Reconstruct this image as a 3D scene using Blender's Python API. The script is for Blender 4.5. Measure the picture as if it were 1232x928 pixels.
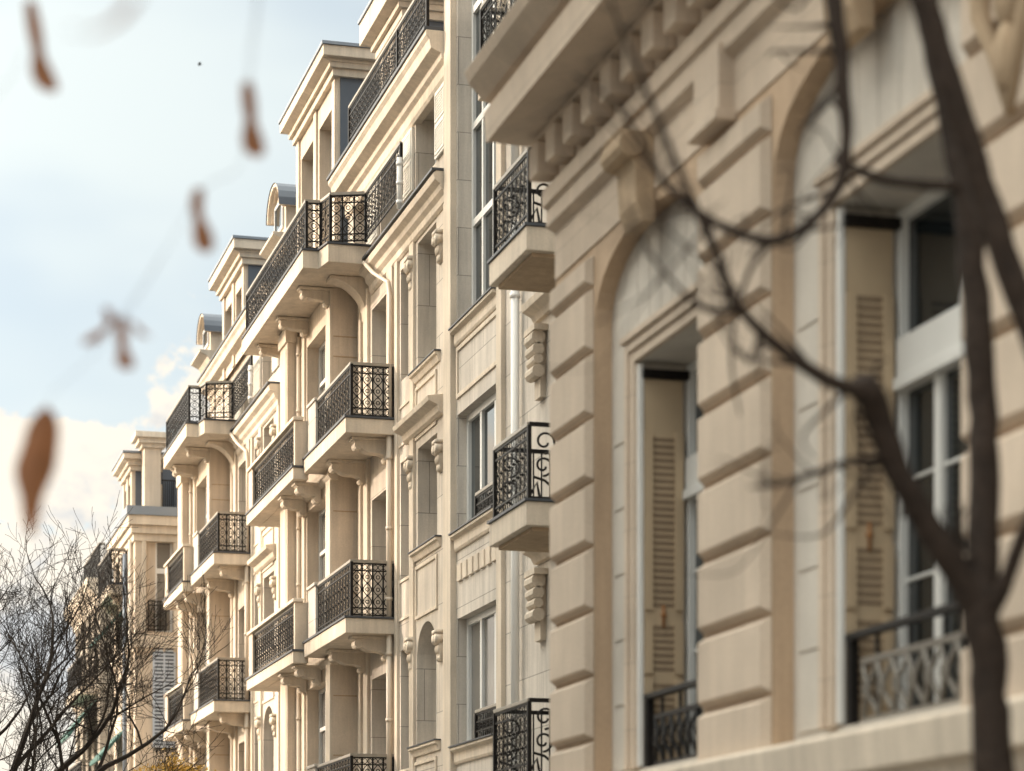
import bpy, bmesh, math, random
from mathutils import Vector, noise
R = math.radians
random.seed(11)
S = bpy.context.scene
for o in list(bpy.data.objects):
    bpy.data.objects.remove(o, do_unlink=True)
COL = S.collection

# ------------------------------------------------------------------ camera, sky, sun, exposure
cam_d = bpy.data.cameras.new('camera')
cam = bpy.data.objects.new('camera', cam_d)
COL.objects.link(cam)
cam.location = (0, 0, 1.6)
cam.rotation_euler = (R(90), 0, -R(15.4865))
cam_d.sensor_width = 36
cam_d.lens = 85.0
cam_d.shift_y = (1125 - 464) / 1232
cam_d.clip_start = 0.1
cam_d.clip_end = 5000
cam_d.dof.use_dof = True
cam_d.dof.focus_distance = 41
cam_d.dof.aperture_fstop = 1.15
cam_d.dof.aperture_blades = 9
S.camera = cam

SUN_DIR = Vector((-0.84, 0.44, 0)).normalized()
SUN_EL = R(22)
world = bpy.data.worlds.new('World')
S.world = world
world.use_nodes = True


def build_world():
    nt = world.node_tree
    n = nt.nodes
    L = nt.links.new
    bg = n['Background']
    bg.inputs['Strength'].default_value = 0.13
    sky = n.new('ShaderNodeTexSky')
    sky.sky_type = 'NISHITA'
    sky.sun_disc = False
    sky.sun_elevation = SUN_EL
    sky.sun_rotation = math.atan2(SUN_DIR.x, SUN_DIR.y)
    sky.air_density = 1.0
    sky.dust_density = 2.0
    tc = n.new('ShaderNodeTexCoord')
    sep = n.new('ShaderNodeSeparateXYZ')
    L(tc.outputs['Generated'], sep.inputs[0])

    def math_(op, a, b=None, c=None):
        m = n.new('ShaderNodeMath'); m.operation = op
        for i, v in enumerate((a, b, c)):
            if v is None: continue
            if isinstance(v, (int, float)): m.inputs[i].default_value = v
            else: L(v, m.inputs[i])
        return m.outputs[0]

    def ramp(v, a, b):
        m = n.new('ShaderNodeMapRange'); m.interpolation_type = 'SMOOTHSTEP'
        L(v, m.inputs[0]); m.inputs[1].default_value = a; m.inputs[2].default_value = b
        return m.outputs[0]

    def noise_(scale, det, rough, zs):
        mp = n.new('ShaderNodeMapping'); mp.inputs['Scale'].default_value = (1, 1, zs)
        mp.inputs['Location'].default_value = (0.31, 0.12, 0.2)
        L(tc.outputs['Generated'], mp.inputs[0])
        t = n.new('ShaderNodeTexNoise'); t.inputs['Scale'].default_value = scale
        t.inputs['Detail'].default_value = det; t.inputs['Roughness'].default_value = rough
        L(mp.outputs[0], t.inputs['Vector'])
        return t.outputs[0]
    # thin high veil of cloud
    veil = ramp(noise_(5.0, 3, 0.5, 2.2), 0.34, 0.66)
    veil = math_('MULTIPLY_ADD', veil, 0.40, 0.54)
    # cumulus bank low over the end of the street: edge height varies with noise
    nz = noise_(16.0, 8, 0.62, 1.3)
    edge = math_('MULTIPLY_ADD', nz, 0.34, 0.037)          # height of the cloud tops
    hgt = math_('SUBTRACT', edge, sep.outputs['Z'])
    cum = ramp(hgt, -0.004, 0.012)
    bil = ramp(noise_(24.0, 7, 0.62, 1.3), 0.36, 0.58)
    m1 = n.new('ShaderNodeMix'); m1.data_type = 'RGBA'
    L(veil, m1.inputs[0]); L(sky.outputs[0], m1.inputs[6]); m1.inputs[7].default_value = (4.65, 5.1, 5.1, 1)
    mc = n.new('ShaderNodeMix'); mc.data_type = 'RGBA'
    L(bil, mc.inputs[0]); mc.inputs[6].default_value = (3.9, 4.0, 4.1, 1); mc.inputs[7].default_value = (5.9, 5.4, 4.65, 1)
    m2 = n.new('ShaderNodeMix'); m2.data_type = 'RGBA'
    L(math_('MULTIPLY', cum, 0.93), m2.inputs[0]); L(m1.outputs[2], m2.inputs[6]); L(mc.outputs[2], m2.inputs[7])
    # clouds scatter light forward round the sun, and the veil is brighter overhead than at the horizon
    dp = n.new('ShaderNodeVectorMath'); dp.operation = 'DOT_PRODUCT'
    L(tc.outputs['Generated'], dp.inputs[0])
    dp.inputs[1].default_value = (SUN_DIR.x * math.cos(SUN_EL), SUN_DIR.y * math.cos(SUN_EL), math.sin(SUN_EL))
    fw = math_('POWER', math_('MAXIMUM', dp.outputs['Value'], 0.0), 5.0)
    ov = math_('MAXIMUM', math_('SUBTRACT', sep.outputs['Z'], 0.40), 0.0)
    comb = n.new('ShaderNodeCombineXYZ')
    for k, (a, b_) in enumerate(((6.8, 7.4), (5.9, 6.6), (4.8, 5.7))):
        L(math_('ADD', math_('MULTIPLY_ADD', fw, a, 1.0), math_('MULTIPLY', ov, b_)), comb.inputs[k])
    gm = n.new('ShaderNodeVectorMath'); gm.operation = 'MULTIPLY'
    L(m2.outputs[2], gm.inputs[0]); L(comb.outputs[0], gm.inputs[1])
    L(gm.outputs[0], bg.inputs['Color'])


build_world()
sun_d = bpy.data.lights.new('sun', 'SUN')
sun_d.energy = 2.5
sun_d.angle = R(0.6)
sun_d.color = (1.0, 0.86, 0.73)
sun = bpy.data.objects.new('sun', sun_d)
COL.objects.link(sun)
sd = Vector((SUN_DIR.x * math.cos(SUN_EL), SUN_DIR.y * math.cos(SUN_EL), math.sin(SUN_EL)))
sun.rotation_euler = sd.to_track_quat('Z', 'Y').to_euler()
sun.location = (-30, 20, 40)
S.view_settings.view_transform = 'Standard'
S.view_settings.look = 'None'
S.view_settings.gamma = 1
S.view_settings.exposure = 0.46
S.view_settings.use_curve_mapping = False
S.cycles.max_bounces = 8
S.cycles.diffuse_bounces = 5


# ------------------------------------------------------------------ materials
def new_mat(name):
    m = bpy.data.materials.new(name); m.use_nodes = True
    return m, m.node_tree.nodes, m.node_tree.links.new, m.node_tree.nodes['Principled BSDF']


def stone(name, col, brick=None, grime=0.35, rough=0.85, bump=0.25, joint=0.55):
    """Dressed limestone or painted render: soft tone changes, streaks, optional fine ashlar joints."""
    m, n, L, b = new_mat(name)
    tc = n.new('ShaderNodeTexCoord')
    geo = n.new('ShaderNodeNewGeometry')
    t1 = n.new('ShaderNodeTexNoise'); t1.inputs['Scale'].default_value = 0.9; t1.inputs['Detail'].default_value = 5
    L(geo.outputs['Position'], t1.inputs['Vector'])
    mp = n.new('ShaderNodeMapping'); mp.inputs['Scale'].default_value = (5, 5, 0.35)
    L(geo.outputs['Position'], mp.inputs[0])
    t2 = n.new('ShaderNodeTexNoise'); t2.inputs['Scale'].default_value = 1.4; t2.inputs['Detail'].default_value = 6
    t2.inputs['Roughness'].default_value = 0.65
    L(mp.outputs[0], t2.inputs['Vector'])
    t3 = n.new('ShaderNodeTexNoise'); t3.inputs['Scale'].default_value = 38; t3.inputs['Detail'].default_value = 4
    L(geo.outputs['Position'], t3.inputs['Vector'])

    def mr(v, a, b_, c, d):
        r = n.new('ShaderNodeMapRange'); L(v, r.inputs[0])
        for i, x in enumerate((a, b_, c, d)): r.inputs[i + 1].default_value = x
        return r.outputs[0]

    def mul(a, bb):
        q = n.new('ShaderNodeMath'); q.operation = 'MULTIPLY'; L(a, q.inputs[0]); L(bb, q.inputs[1]); return q.outputs[0]
    f = mul(mr(t1.outputs[0], 0.3, 0.7, 0.82, 1.09), mr(t2.outputs[0], 0.35, 0.75, 1.06, 1.0 - grime * 0.6))
    f = mul(f, mr(t3.outputs[0], 0.3, 0.7, 0.95, 1.05))
    hgt = t3.outputs[0]
    if brick:
        w, h = brick
        sp = n.new('ShaderNodeSeparateXYZ'); L(geo.outputs['Position'], sp.inputs[0])
        ad = n.new('ShaderNodeMath'); ad.operation = 'ADD'; L(sp.outputs[0], ad.inputs[0]); L(sp.outputs[1], ad.inputs[1])
        cb = n.new('ShaderNodeCombineXYZ'); L(ad.outputs[0], cb.inputs[0]); L(sp.outputs[2], cb.inputs[1])
        br = n.new('ShaderNodeTexBrick'); L(cb.outputs[0], br.inputs['Vector'])
        br.inputs['Scale'].default_value = 1.0
        br.inputs['Brick Width'].default_value = w; br.inputs['Row Height'].default_value = h
        br.inputs['Mortar Size'].default_value = 0.008; br.inputs['Mortar Smooth'].default_value = 0.3
        br.inputs['Color1'].default_value = (1, 1, 1, 1); br.inputs['Color2'].default_value = (0.93, 0.93, 0.93, 1)
        br.inputs['Mortar'].default_value = (joint, joint, joint, 1)
        f = mul(f, br.outputs['Color'])
    mix = n.new('ShaderNodeMix'); mix.data_type = 'RGBA'; mix.blend_type = 'MULTIPLY'
    mix.inputs[0].default_value = 1
    mix.inputs[6].default_value = (*col, 1)
    L(f, mix.inputs[7])
    L(mix.outputs[2], b.inputs['Base Color'])
    b.inputs['Roughness'].default_value = rough
    b.inputs['Specular IOR Level'].default_value = 0.25
    bp = n.new('ShaderNodeBump'); bp.inputs['Strength'].default_value = bump; bp.inputs['Distance'].default_value = 0.01
    L(hgt, bp.inputs['Height']); L(bp.outputs[0], b.inputs['Normal'])
    return m


def plain(name, col, rough=0.5, metal=0.0, var=0.15, scale=6.0, spec=0.5, bump=0.0):
    m, n, L, b = new_mat(name)
    geo = n.new('ShaderNodeNewGeometry')
    t = n.new('ShaderNodeTexNoise'); t.inputs['Scale'].default_value = scale; t.inputs['Detail'].default_value = 5
    L(geo.outputs['Position'], t.inputs['Vector'])
    r = n.new('ShaderNodeMix'); r.data_type = 'RGBA'
    r.inputs[6].default_value = (*[c * (1 - var) for c in col], 1)
    r.inputs[7].default_value = (*[min(1, c * (1 + var)) for c in col], 1)
    L(t.outputs[0], r.inputs[0]); L(r.outputs[2], b.inputs['Base Color'])
    b.inputs['Roughness'].default_value = rough; b.inputs['Metallic'].default_value = metal
    b.inputs['Specular IOR Level'].default_value = spec
    if bump:
        bp = n.new('ShaderNodeBump'); bp.inputs['Strength'].default_value = bump; bp.inputs['Distance'].default_value = 0.02
        L(t.outputs[0], bp.inputs['Height']); L(bp.outputs[0], b.inputs['Normal'])
    return m


def leafy(name, col):
    m, n, L, b = new_mat(name)
    geo = n.new('ShaderNodeNewGeometry')
    t = n.new('ShaderNodeTexNoise'); t.inputs['Scale'].default_value = 14; t.inputs['Detail'].default_value = 4
    L(geo.outputs['Position'], t.inputs['Vector'])
    r = n.new('ShaderNodeMix'); r.data_type = 'RGBA'
    r.inputs[6].default_value = (*[c * 0.6 for c in col], 1); r.inputs[7].default_value = (*[c * 1.4 for c in col], 1)
    L(t.outputs[0], r.inputs[0]); L(r.outputs[2], b.inputs['Base Color'])
    b.inputs['Roughness'].default_value = 0.6
    tr = n.new('ShaderNodeBsdfTranslucent'); L(r.outputs[2], tr.inputs[0])
    mx = n.new('ShaderNodeMixShader'); mx.inputs[0].default_value = 0.3
    L(b.outputs[0], mx.inputs[1]); L(tr.outputs[0], mx.inputs[2])
    L(mx.outputs[0], n['Material Output'].inputs[0])
    return m


M = dict(
    cream=stone('cream_render', (0.62, 0.515, 0.405), None, 0.34),
    ashlar=stone('cream_ashlar', (0.61, 0.535, 0.45), (1.7, 0.86), 0.40, joint=0.50),
    grey_ashlar=stone('pale_ashlar', (0.61, 0.55, 0.48), (1.6, 0.74), 0.42, joint=0.50),
    trim=stone('cream_trim', (0.66, 0.565, 0.455), None, 0.36),
    block=stone('limestone_block', (0.60, 0.49, 0.385), (1.45, 0.545), 0.09, bump=0.5, joint=0.8),
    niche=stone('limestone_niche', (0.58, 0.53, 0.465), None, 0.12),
    reveal=stone('bounce_tinted_limestone', (0.50, 0.365, 0.25), None, 0.25, bump=0.35),  # wall layer's tan has warm bounce light put into the colour
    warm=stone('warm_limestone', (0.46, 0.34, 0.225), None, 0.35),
    far=stone('old_stone', (0.42, 0.36, 0.29), (0.9, 0.42), 0.6, joint=0.45, bump=0.6),
    iron=plain('wrought_iron', (0.010, 0.008, 0.007), 0.5, 0.0, 0.5, 30, 0.2),
    rail=plain('sunlit_handrail_iron', (0.30, 0.26, 0.21), 0.45, 0.1, 0.3, 12, 0.5),  # iron lightened, sunlight on the handrails put into the colour
    flash=plain('lead_flashing', (0.06, 0.065, 0.075), 0.5, 0.3, 0.3, 3, 0.5),
    slate=plain('slate_zinc', (0.085, 0.10, 0.125), 0.55, 0.0, 0.18, 2.0, 0.5),
    zinc=plain('roof_zinc', (0.20, 0.23, 0.27), 0.45, 0.3, 0.15, 1.5, 0.5),
    white=plain('white_frame_paint', (0.70, 0.69, 0.66), 0.4, 0, 0.05, 5, 0.5),
    greyframe=plain('grey_frame_paint', (0.42, 0.43, 0.44), 0.4, 0, 0.06, 5, 0.5),
    shutter=plain('shutter_paint', (0.48, 0.365, 0.24), 0.55, 0, 0.10, 4, 0.4),
    brass=plain('rusty_brass', (0.34, 0.15, 0.05), 0.5, 0.3, 0.2, 20, 0.5),
    lattice=plain('grey_lattice_iron', (0.17, 0.15, 0.125), 0.5, 0.1, 0.4, 14, 0.4),  # greyish tone, lighter than the railing iron
    slot_shade=plain('shutter_slot_shade', (0.22, 0.155, 0.10), 0.7, 0, 0.1, 4, 0.3),  # shade between the louvres put into the colour
    whiteshutter=plain('white_shutter_paint', (0.74, 0.70, 0.62), 0.5, 0, 0.06, 4, 0.4),
    blueshutter=plain('grey_blue_shutter_paint', (0.50, 0.55, 0.62), 0.5, 0, 0.08, 4, 0.4),
    glass=plain('window_glass', (0.012, 0.016, 0.018), 0.04, 0, 0.5, 0.8, 0.6),
    curtain=plain('curtained_glass', (0.16, 0.15, 0.135), 0.10, 0, 0.35, 1.2, 0.5),
    pipe=plain('painted_pipe', (0.58, 0.49, 0.39), 0.45, 0, 0.08, 3, 0.4),
    whitepipe=plain('white_pipe', (0.78, 0.76, 0.72), 0.4, 0, 0.06, 3, 0.4),
    awning=plain('green_awning_cloth', (0.05, 0.115, 0.10), 0.8, 0, 0.3, 8, 0.3),
    bark=plain('dark_bark', (0.030, 0.019, 0.013), 0.85, 0, 0.75, 16, 0.3, 1.0),
    twig=plain('far_bark', (0.034, 0.027, 0.022), 0.9, 0, 0.4, 9, 0.2),
    leaf=leafy('dry_leaf_brown', (0.23, 0.085, 0.027)),
    yellow=leafy('yellow_leaf', (0.36, 0.22, 0.035)),
    asphalt=plain('asphalt', (0.05, 0.05, 0.052), 0.9, 0, 0.25, 25, 0.3, 0.4),
    paving=plain('paving', (0.22, 0.21, 0.19), 0.85, 0, 0.2, 6, 0.3, 0.3),
    earth=plain('ground', (0.12, 0.115, 0.10), 0.95, 0, 0.2, 0.3, 0.2),
    paint=plain('road_paint', (0.75, 0.75, 0.72), 0.7, 0, 0.1, 8, 0.3),
    bird=plain('dark_feathers', (0.03, 0.03, 0.03), 0.8),
)


# ------------------------------------------------------------------ mesh builder
class MB:
    def __init__(s):
        s.v = []; s.f = []

    def add(s, vs, fs):
        o = len(s.v); s.v += vs; s.f += [tuple(i + o for i in f) for f in fs]

    def quad(s, a, b, c, d):
        s.add([a, b, c, d], [(0, 1, 2, 3)])

    def box(s, x0, x1, y0, y1, z0, z1):
        x0, x1 = min(x0, x1), max(x0, x1); y0, y1 = min(y0, y1), max(y0, y1); z0, z1 = min(z0, z1), max(z0, z1)
        s.add([(x0, y0, z0), (x1, y0, z0), (x1, y1, z0), (x0, y1, z0), (x0, y0, z1), (x1, y0, z1), (x1, y1, z1), (x0, y1, z1)],
              [(0, 3, 2, 1), (4, 5, 6, 7), (0, 1, 5, 4), (1, 2, 6, 5), (2, 3, 7, 6), (3, 0, 4, 7)])
        return s

    def prism_y(s, poly, y0, y1):      # poly in (x, z)
        n = len(poly)
        s.add([(x, y0, z) for x, z in poly] + [(x, y1, z) for x, z in poly],
              [tuple(range(n)), tuple(range(2 * n - 1, n - 1, -1))] + [(i, i + n, (i + 1) % n + n, (i + 1) % n) for i in range(n)])
        return s

    def prism_x(s, poly, x0, x1):      # poly in (y, z)
        n = len(poly)
        s.add([(x0, y, z) for y, z in poly] + [(x1, y, z) for y, z in poly],
              [tuple(range(n)), tuple(range(2 * n - 1, n - 1, -1))] + [(i, i + n, (i + 1) % n + n, (i + 1) % n) for i in range(n)])
        return s

    def prism_z(s, poly, z0, z1):      # poly in (x, y)
        n = len(poly)
        s.add([(x, y, z0) for x, y in poly] + [(x, y, z1) for x, y in poly],
              [tuple(range(n)), tuple(range(2 * n - 1, n - 1, -1))] + [(i, i + n, (i + 1) % n + n, (i + 1) % n) for i in range(n)])
        return s

    def tube(s, pts, rad, n=6, cap=True):
        pts = [Vector(p) for p in pts]
        if isinstance(rad, (int, float)): rad = [rad] * len(pts)
        vs = []; fs = []
        side = None
        for i, p in enumerate(pts):
            a = pts[max(i - 1, 0)]; b = pts[min(i + 1, len(pts) - 1)]
            t = (b - a)
            if t.length < 1e-9: t = Vector((0, 0, 1))
            t.normalize()
            if side is None:
                side = t.cross(Vector((0, 0, 1)))
                if side.length < 1e-3: side = t.cross(Vector((1, 0, 0)))
            side = (side - t * side.dot(t))
            if side.length < 1e-6: side = t.orthogonal()
            side.normalize()
            up = t.cross(side)
            for k in range(n):
                an = 2 * math.pi * (k + 0.5) / n
                vs.append(tuple(p + (side * math.cos(an) + up * math.sin(an)) * rad[i]))
        for i in range(len(pts) - 1):
            for k in range(n):
                fs.append((i * n + k, i * n + (k + 1) % n, (i + 1) * n + (k + 1) % n, (i + 1) * n + k))
        if cap:
            fs.append(tuple(range(n - 1, -1, -1))); fs.append(tuple((len(pts) - 1) * n + k for k in range(n)))
        s.add(vs, fs)
        return s

    def ring(s, c, u, w, r, t, seg=8, n=3):
        c = Vector(c); u = Vector(u); w = Vector(w)
        pts = [c + u * (r * math.cos(2 * math.pi * k / seg)) + w * (r * math.sin(2 * math.pi * k / seg)) for k in range(seg + 1)]
        s.tube(pts, t, n, False)

    def ball(s, c, r, sx=1, sy=1, sz=1, seg=8):
        vs = []; fs = []
        for i in range(seg // 2 + 1):
            th = math.pi * i / (seg // 2)
            for k in range(seg):
                ph = 2 * math.pi * k / seg
                vs.append((c[0] + r * sx * math.sin(th) * math.cos(ph), c[1] + r * sy * math.sin(th) * math.sin(ph), c[2] + r * sz * math.cos(th)))
        for i in range(seg // 2):
            for k in range(seg):
                fs.append((i * seg + k, (i + 1) * seg + k, (i + 1) * seg + (k + 1) % seg, i * seg + (k + 1) % seg))
        s.add(vs, fs)

    def build(s, name, mat, parent=None, bevel=0.0, smooth=False, label=None):
        me = bpy.data.meshes.new(name)
        off = WORLD(parent) if parent else Vector((0, 0, 0))
        me.from_pydata([(v[0] - off.x, v[1] - off.y, v[2] - off.z) for v in s.v], [], s.f)
        bm = bmesh.new(); bm.from_mesh(me)
        if len(bm.verts) < 60000:
            bmesh.ops.remove_doubles(bm, verts=bm.verts, dist=1e-5)
            bmesh.ops.recalc_face_normals(bm, faces=bm.faces)
        bm.to_mesh(me); bm.free()
        if smooth:
            for p in me.polygons: p.use_smooth = True
        me.materials.append(M[mat] if isinstance(mat, str) else mat)
        o = bpy.data.objects.new(name, me)
        COL.objects.link(o)
        if parent: o.parent = parent
        if bevel:
            b = o.modifiers.new('bevel', 'BEVEL'); b.width = bevel; b.segments = 2; b.limit_method = 'ANGLE'; b.angle_limit = R(40)
        if label: o['label'] = label
        return o


def WORLD(o):
    v = Vector((0, 0, 0))
    while o is not None:
        v += o.location; o = o.parent
    return v


def thing(name, label, cat, loc=(0, 0, 0), group=None):
    o = bpy.data.objects.new(name, None)
    o.empty_display_size = 0.5
    COL.objects.link(o); o.location = loc
    o['label'] = label; o['category'] = cat
    if group: o['group'] = group
    return o


def structure(o):
    o['kind'] = 'structure'; return o


# ------------------------------------------------------------------ building kit (street facades face -X)
def wall_front(mb, X, y0, y1, z0, z1, ops, depth):
    """A facade sheet at X with openings (ya, yb, za, zb, rise) whose reveals run back by depth."""
    ys = sorted({y0, y1, *[o[0] for o in ops], *[o[1] for o in ops]})
    zs = sorted({z0, z1, *[o[2] for o in ops], *[o[3] for o in ops]})
    ys = [y for y in ys if y0 <= y <= y1]; zs = [z for z in zs if z0 <= z <= z1]

    def is_open(y, z):
        return any(o[0] < y < o[1] and o[2] < z < o[3] for o in ops)
    for i in range(len(ys) - 1):
        for j in range(len(zs) - 1):
            a, b, c, d = ys[i], ys[i + 1], zs[j], zs[j + 1]
            if not is_open((a + b) / 2, (c + d) / 2):
                mb.quad((X, a, c), (X, b, c), (X, b, d), (X, a, d))
    B = X + depth
    for o in ops:
        a, b, c, d = o[:4]; rise = o[4] if len(o) > 4 else 0
        sp = d - rise
        mb.quad((X, a, c), (B, a, c), (B, a, sp), (X, a, sp))
        mb.quad((X, b, c), (B, b, c), (B, b, sp), (X, b, sp))
        mb.quad((X, a, c), (B, a, c), (B, b, c), (X, b, c))
        if rise:
            N = 16; mid = (a + b) / 2; hw = (b - a) / 2
            pts = []
            for k in range(N + 1):
                an = math.pi * k / N
                pts.append((mid - hw * math.cos(an), sp + rise * math.sin(an) ** (0.85)))
            for k in range(N):
                (p, q), (r_, t) = pts[k], pts[k + 1]
                mb.quad((X, p, q), (X, r_, t), (X, r_, d), (X, p, d))
                mb.quad((X, p, q), (B, p, q), (B, r_, t), (X, r_, t))
        else:
            mb.quad((X, a, d), (B, a, d), (B, b, d), (X, b, d))
    for y in (y0, y1):
        mb.quad((X, y, z0), (B, y, z0), (B, y, z1), (X, y, z1))
    mb.quad((X, y0, z1), (X, y1, z1), (B, y1, z1), (B, y0, z1))


def window(par, X, a, b, c, d, depth=0.35, cols=2, trans=(), fr='white', gl='glass', fw=0.07, mw=0.055):
    """Window set back in a facade opening: frame mesh is the part, its panes are one sub-part."""
    B = X + depth
    f = MB()
    x0, x1 = B - 0.075, B + 0.012
    f.box(x0, x1, a + 0.002, a + fw, c + 0.002, d - 0.002); f.box(x0, x1, b - fw, b - 0.002, c + 0.002, d - 0.002)
    f.box(x0 + 0.003, x1, a + fw, b - fw, c + 0.002, c + fw); f.box(x0 + 0.003, x1, a + fw, b - fw, d - fw, d - 0.002)
    zs = [c + fw] + [c + (d - c) * t for t in trans] + [d - fw]
    for t in trans:
        z = c + (d - c) * t
        f.box(x0 + 0.004, x1, a + fw, b - fw, z - mw * 0.7, z + mw * 0.7)
    for k in range(1, cols):
        y = a + (b - a) * k / cols
        for j in range(len(zs) - 1):
            f.box(x0 + 0.008, x1, y - mw / 2, y + mw / 2, zs[j] + (mw * .7 if j else 0), zs[j + 1] - (mw * .7 if j < len(zs) - 2 else 0))
    w = f.build('window', fr, par, 0.006)
    p = MB().box(B - 0.02, B + 0.008, a + fw * .5, b - fw * .5, c + fw * .5, d - fw * .5)
    p.build('pane', gl, w)
    return w


def moulding(mb, X, y0, y1, prof):
    """Cornice or string course: prof lists (projection, z) from the bottom up; back face is at X + 0.1."""
    poly = [(X - p, z) for p, z in prof]
    poly = [(X + 0.1, prof[0][1])] + poly + [(X + 0.1, prof[-1][1])]
    mb.prism_y(poly, y0, y1)


def corbel(mb, xw, xt, y, zt, h, w=0.2):
    n = 10
    pts = [(xw, zt), (xt, zt), (xt, zt - 0.07)]
    for k in range(n + 1):
        t = k / n
        x = xt + 0.05 + (xw - xt - 0.05) * t
        z = zt - 0.11 - (h - 0.11) * (t + 0.16 * math.sin(2 * math.pi * t))
        pts.append((x, z))
    mb.prism_y(pts, y - w / 2, y + w / 2)
    mb.box(xt - 0.03, xw, y - w / 2 - 0.035, y + w / 2 + 0.035, zt - 0.055, zt - 0.003)
    mb.tube([(xt + 0.09, y - w / 2 - 0.02, zt - 0.14), (xt + 0.09, y + w / 2 + 0.02, zt - 0.14)], 0.075, 10)
    mb.tube([(xw - 0.09, y - w / 2 - 0.015, zt - h + 0.07), (xw - 0.09, y + w / 2 + 0.015, zt - h + 0.07)], 0.06, 10)


def ironwork(mb, p0, p1, z0, h, cell=0.2, t=0.0100, top=True):
    """Ornate wrought iron panel along p0 -> p1: bars, guilloche scrolls, rings, ring bands."""
    p0 = Vector((*p0, 0)); p1 = Vector((*p1, 0)); L = (p1 - p0).length
    if L < 0.05: return
    u = (p1 - p0) / L; up = Vector((0, 0, 1))
    along = abs(u.y) > .7
    if along: cell *= 1.3; t *= .62
    br = .0085 if along else .019
    n = max(1, round(L / cell)); c = L / n

    def P(s, z): return p0 + u * s + up * (z0 + z)
    zb0, zb1, zt0, zt1 = 0.03, 0.15, h - 0.15, h - 0.03
    for z, r in ((zb0, .017), (zb1, .015), (zt0, .015), (zt1, .017)):
        mb.tube([P(0, z), P(L, z)], r, 4)
    for k in range(n + 1):
        mb.tube([P(k * c, 0), P(k * c, h - .02)], 0.022 if k in (0, n) else br, 4)
    H = zt0 - zb1
    for k in range(n):
        m_ = (k + .5) * c
        for q in (0.25, 0.75):
            mb.ring(P(k * c + c * q, (zt0 + zt1) / 2), u, up, 0.042, t * .8, 7)
            mb.ring(P(k * c + c * q, (zb0 + zb1) / 2), u, up, 0.042, t * .8, 7)
        lobes = 3
        for sgn in (-1, 1):
            pts = []
            for i in range(19):
                q = i / 18
                pts.append(P(m_ + sgn * c * .40 * math.sin(q * math.pi * lobes), zb1 + H * q))
            mb.tube(pts, t, 4, False)
        for i in range(lobes):
            zc = zb1 + H * (i + .5) / lobes
            mb.ring(P(m_, zc), u, up, c * .17, t * .9, 8)
        for i in range(1, lobes):
            zc = zb1 + H * i / lobes
            mb.ball(P(m_, zc), 0.024, 1, 1, 1, 6)


def railing(par, pts, z0, h, cell=0.2, name='railing', t=0.0100, post=True):
    f = MB(); g = MB()
    for a, b in zip(pts[:-1], pts[1:]):
        ironwork(f, a, b, z0, h, cell, t)
    if post:
        for p in pts: f.box(p[0] - .025, p[0] + .025, p[1] - .025, p[1] + .025, z0, z0 + h)
    o = f.build(name, 'iron', par)
    g.tube([(p[0], p[1], z0 + h + .012) for p in pts], 0.036, 4)
    g.build('handrail', 'rail', o, 0.006)
    return o


def balcony(par, poly, zb, zt, rail_pts, rail_h, corbels=(), cell=0.2, mat='trim', flash=True, t=0.0100):
    s = MB().prism_z(poly, zb, zt)
    b = s.build('balcony', mat, par, 0.012)
    if flash:
        cx = sum(p[0] for p in poly) / len(poly); cy = sum(p[1] for p in poly) / len(poly)
        big = [(p[0] + (0.025 if p[0] > cx else -0.025) * (p[0] < cx), p[1] + (0.025 if p[1] > cy else -0.025)) for p in poly]
        MB().prism_z(big, zt + .002, zt + .035).build('flashing', 'flash', b)
    if rail_pts:
        railing(b, rail_pts, zt + .036, rail_h, cell, t=t)
    for c in corbels:
        m = MB(); corbel(m, *c); m.build('corbel', 'trim', b, 0.008)
    return b


def frame_panel(mb, X, a, b, c, d, w=0.07, p=0.03):
    """Raised moulding round a flat wall panel."""
    mb.box(X - p, X + .01, a, a + w, c, d); mb.box(X - p, X + .01, b - w, b, c, d)
    mb.box(X - p + .002, X + .01, a + w, b - w, c, c + w); mb.box(X - p + .002, X + .01, a + w, b - w, d - w, d)


def capital(par, X, y, z, h=0.5, w=0.32, name='carved_ornament'):
    m = MB()
    m.box(X - .13, X + .02, y - w / 2 - .03, y + w / 2 + .03, z + h - .06, z + h)
    m.prism_y([(X + .02, z), (X - .03, z), (X - .06, z + .1), (X - .06, z + h * .5), (X - .12, z + h - .08), (X - .12, z + h - .06), (X + .02, z + h - .06)], y - w / 2, y + w / 2)
    for k in range(3):
        yy = y - w / 2 + w * (k + .5) / 3
        m.ball((X - .09, yy, z + h * .68), .065, .7, 1, 1.3, 8)
        m.ball((X - .06, yy, z + h * .40), .055, .7, .8, 1.5, 8)
        m.ball((X - .04, yy, z + h * .12), .045, .7, .8, 1.3, 8)
    for sg in (-1, 1):
        m.tube([(X - .13, y + sg * w * .42, z + h - .14), (X + .0, y + sg * w * .42, z + h - .14)], .075, 9)
    return m.build(name, 'trim', par, 0, True)


def pipe(par, pts, r, mat='pipe', name='drainpipe'):
    m = MB(); m.tube(pts, r, 10)
    p0, p1 = Vector(pts[0]), Vector(pts[-1])
    for t in (0.12, 0.5, 0.88):
        q = p0.lerp(p1, t)
        if len(pts) == 2: m.tube([q - Vector((0, 0, .03)), q + Vector((0, 0, .03))], r * 1.25, 10)
    return m.build(name, mat, par, 0, True)


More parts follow.
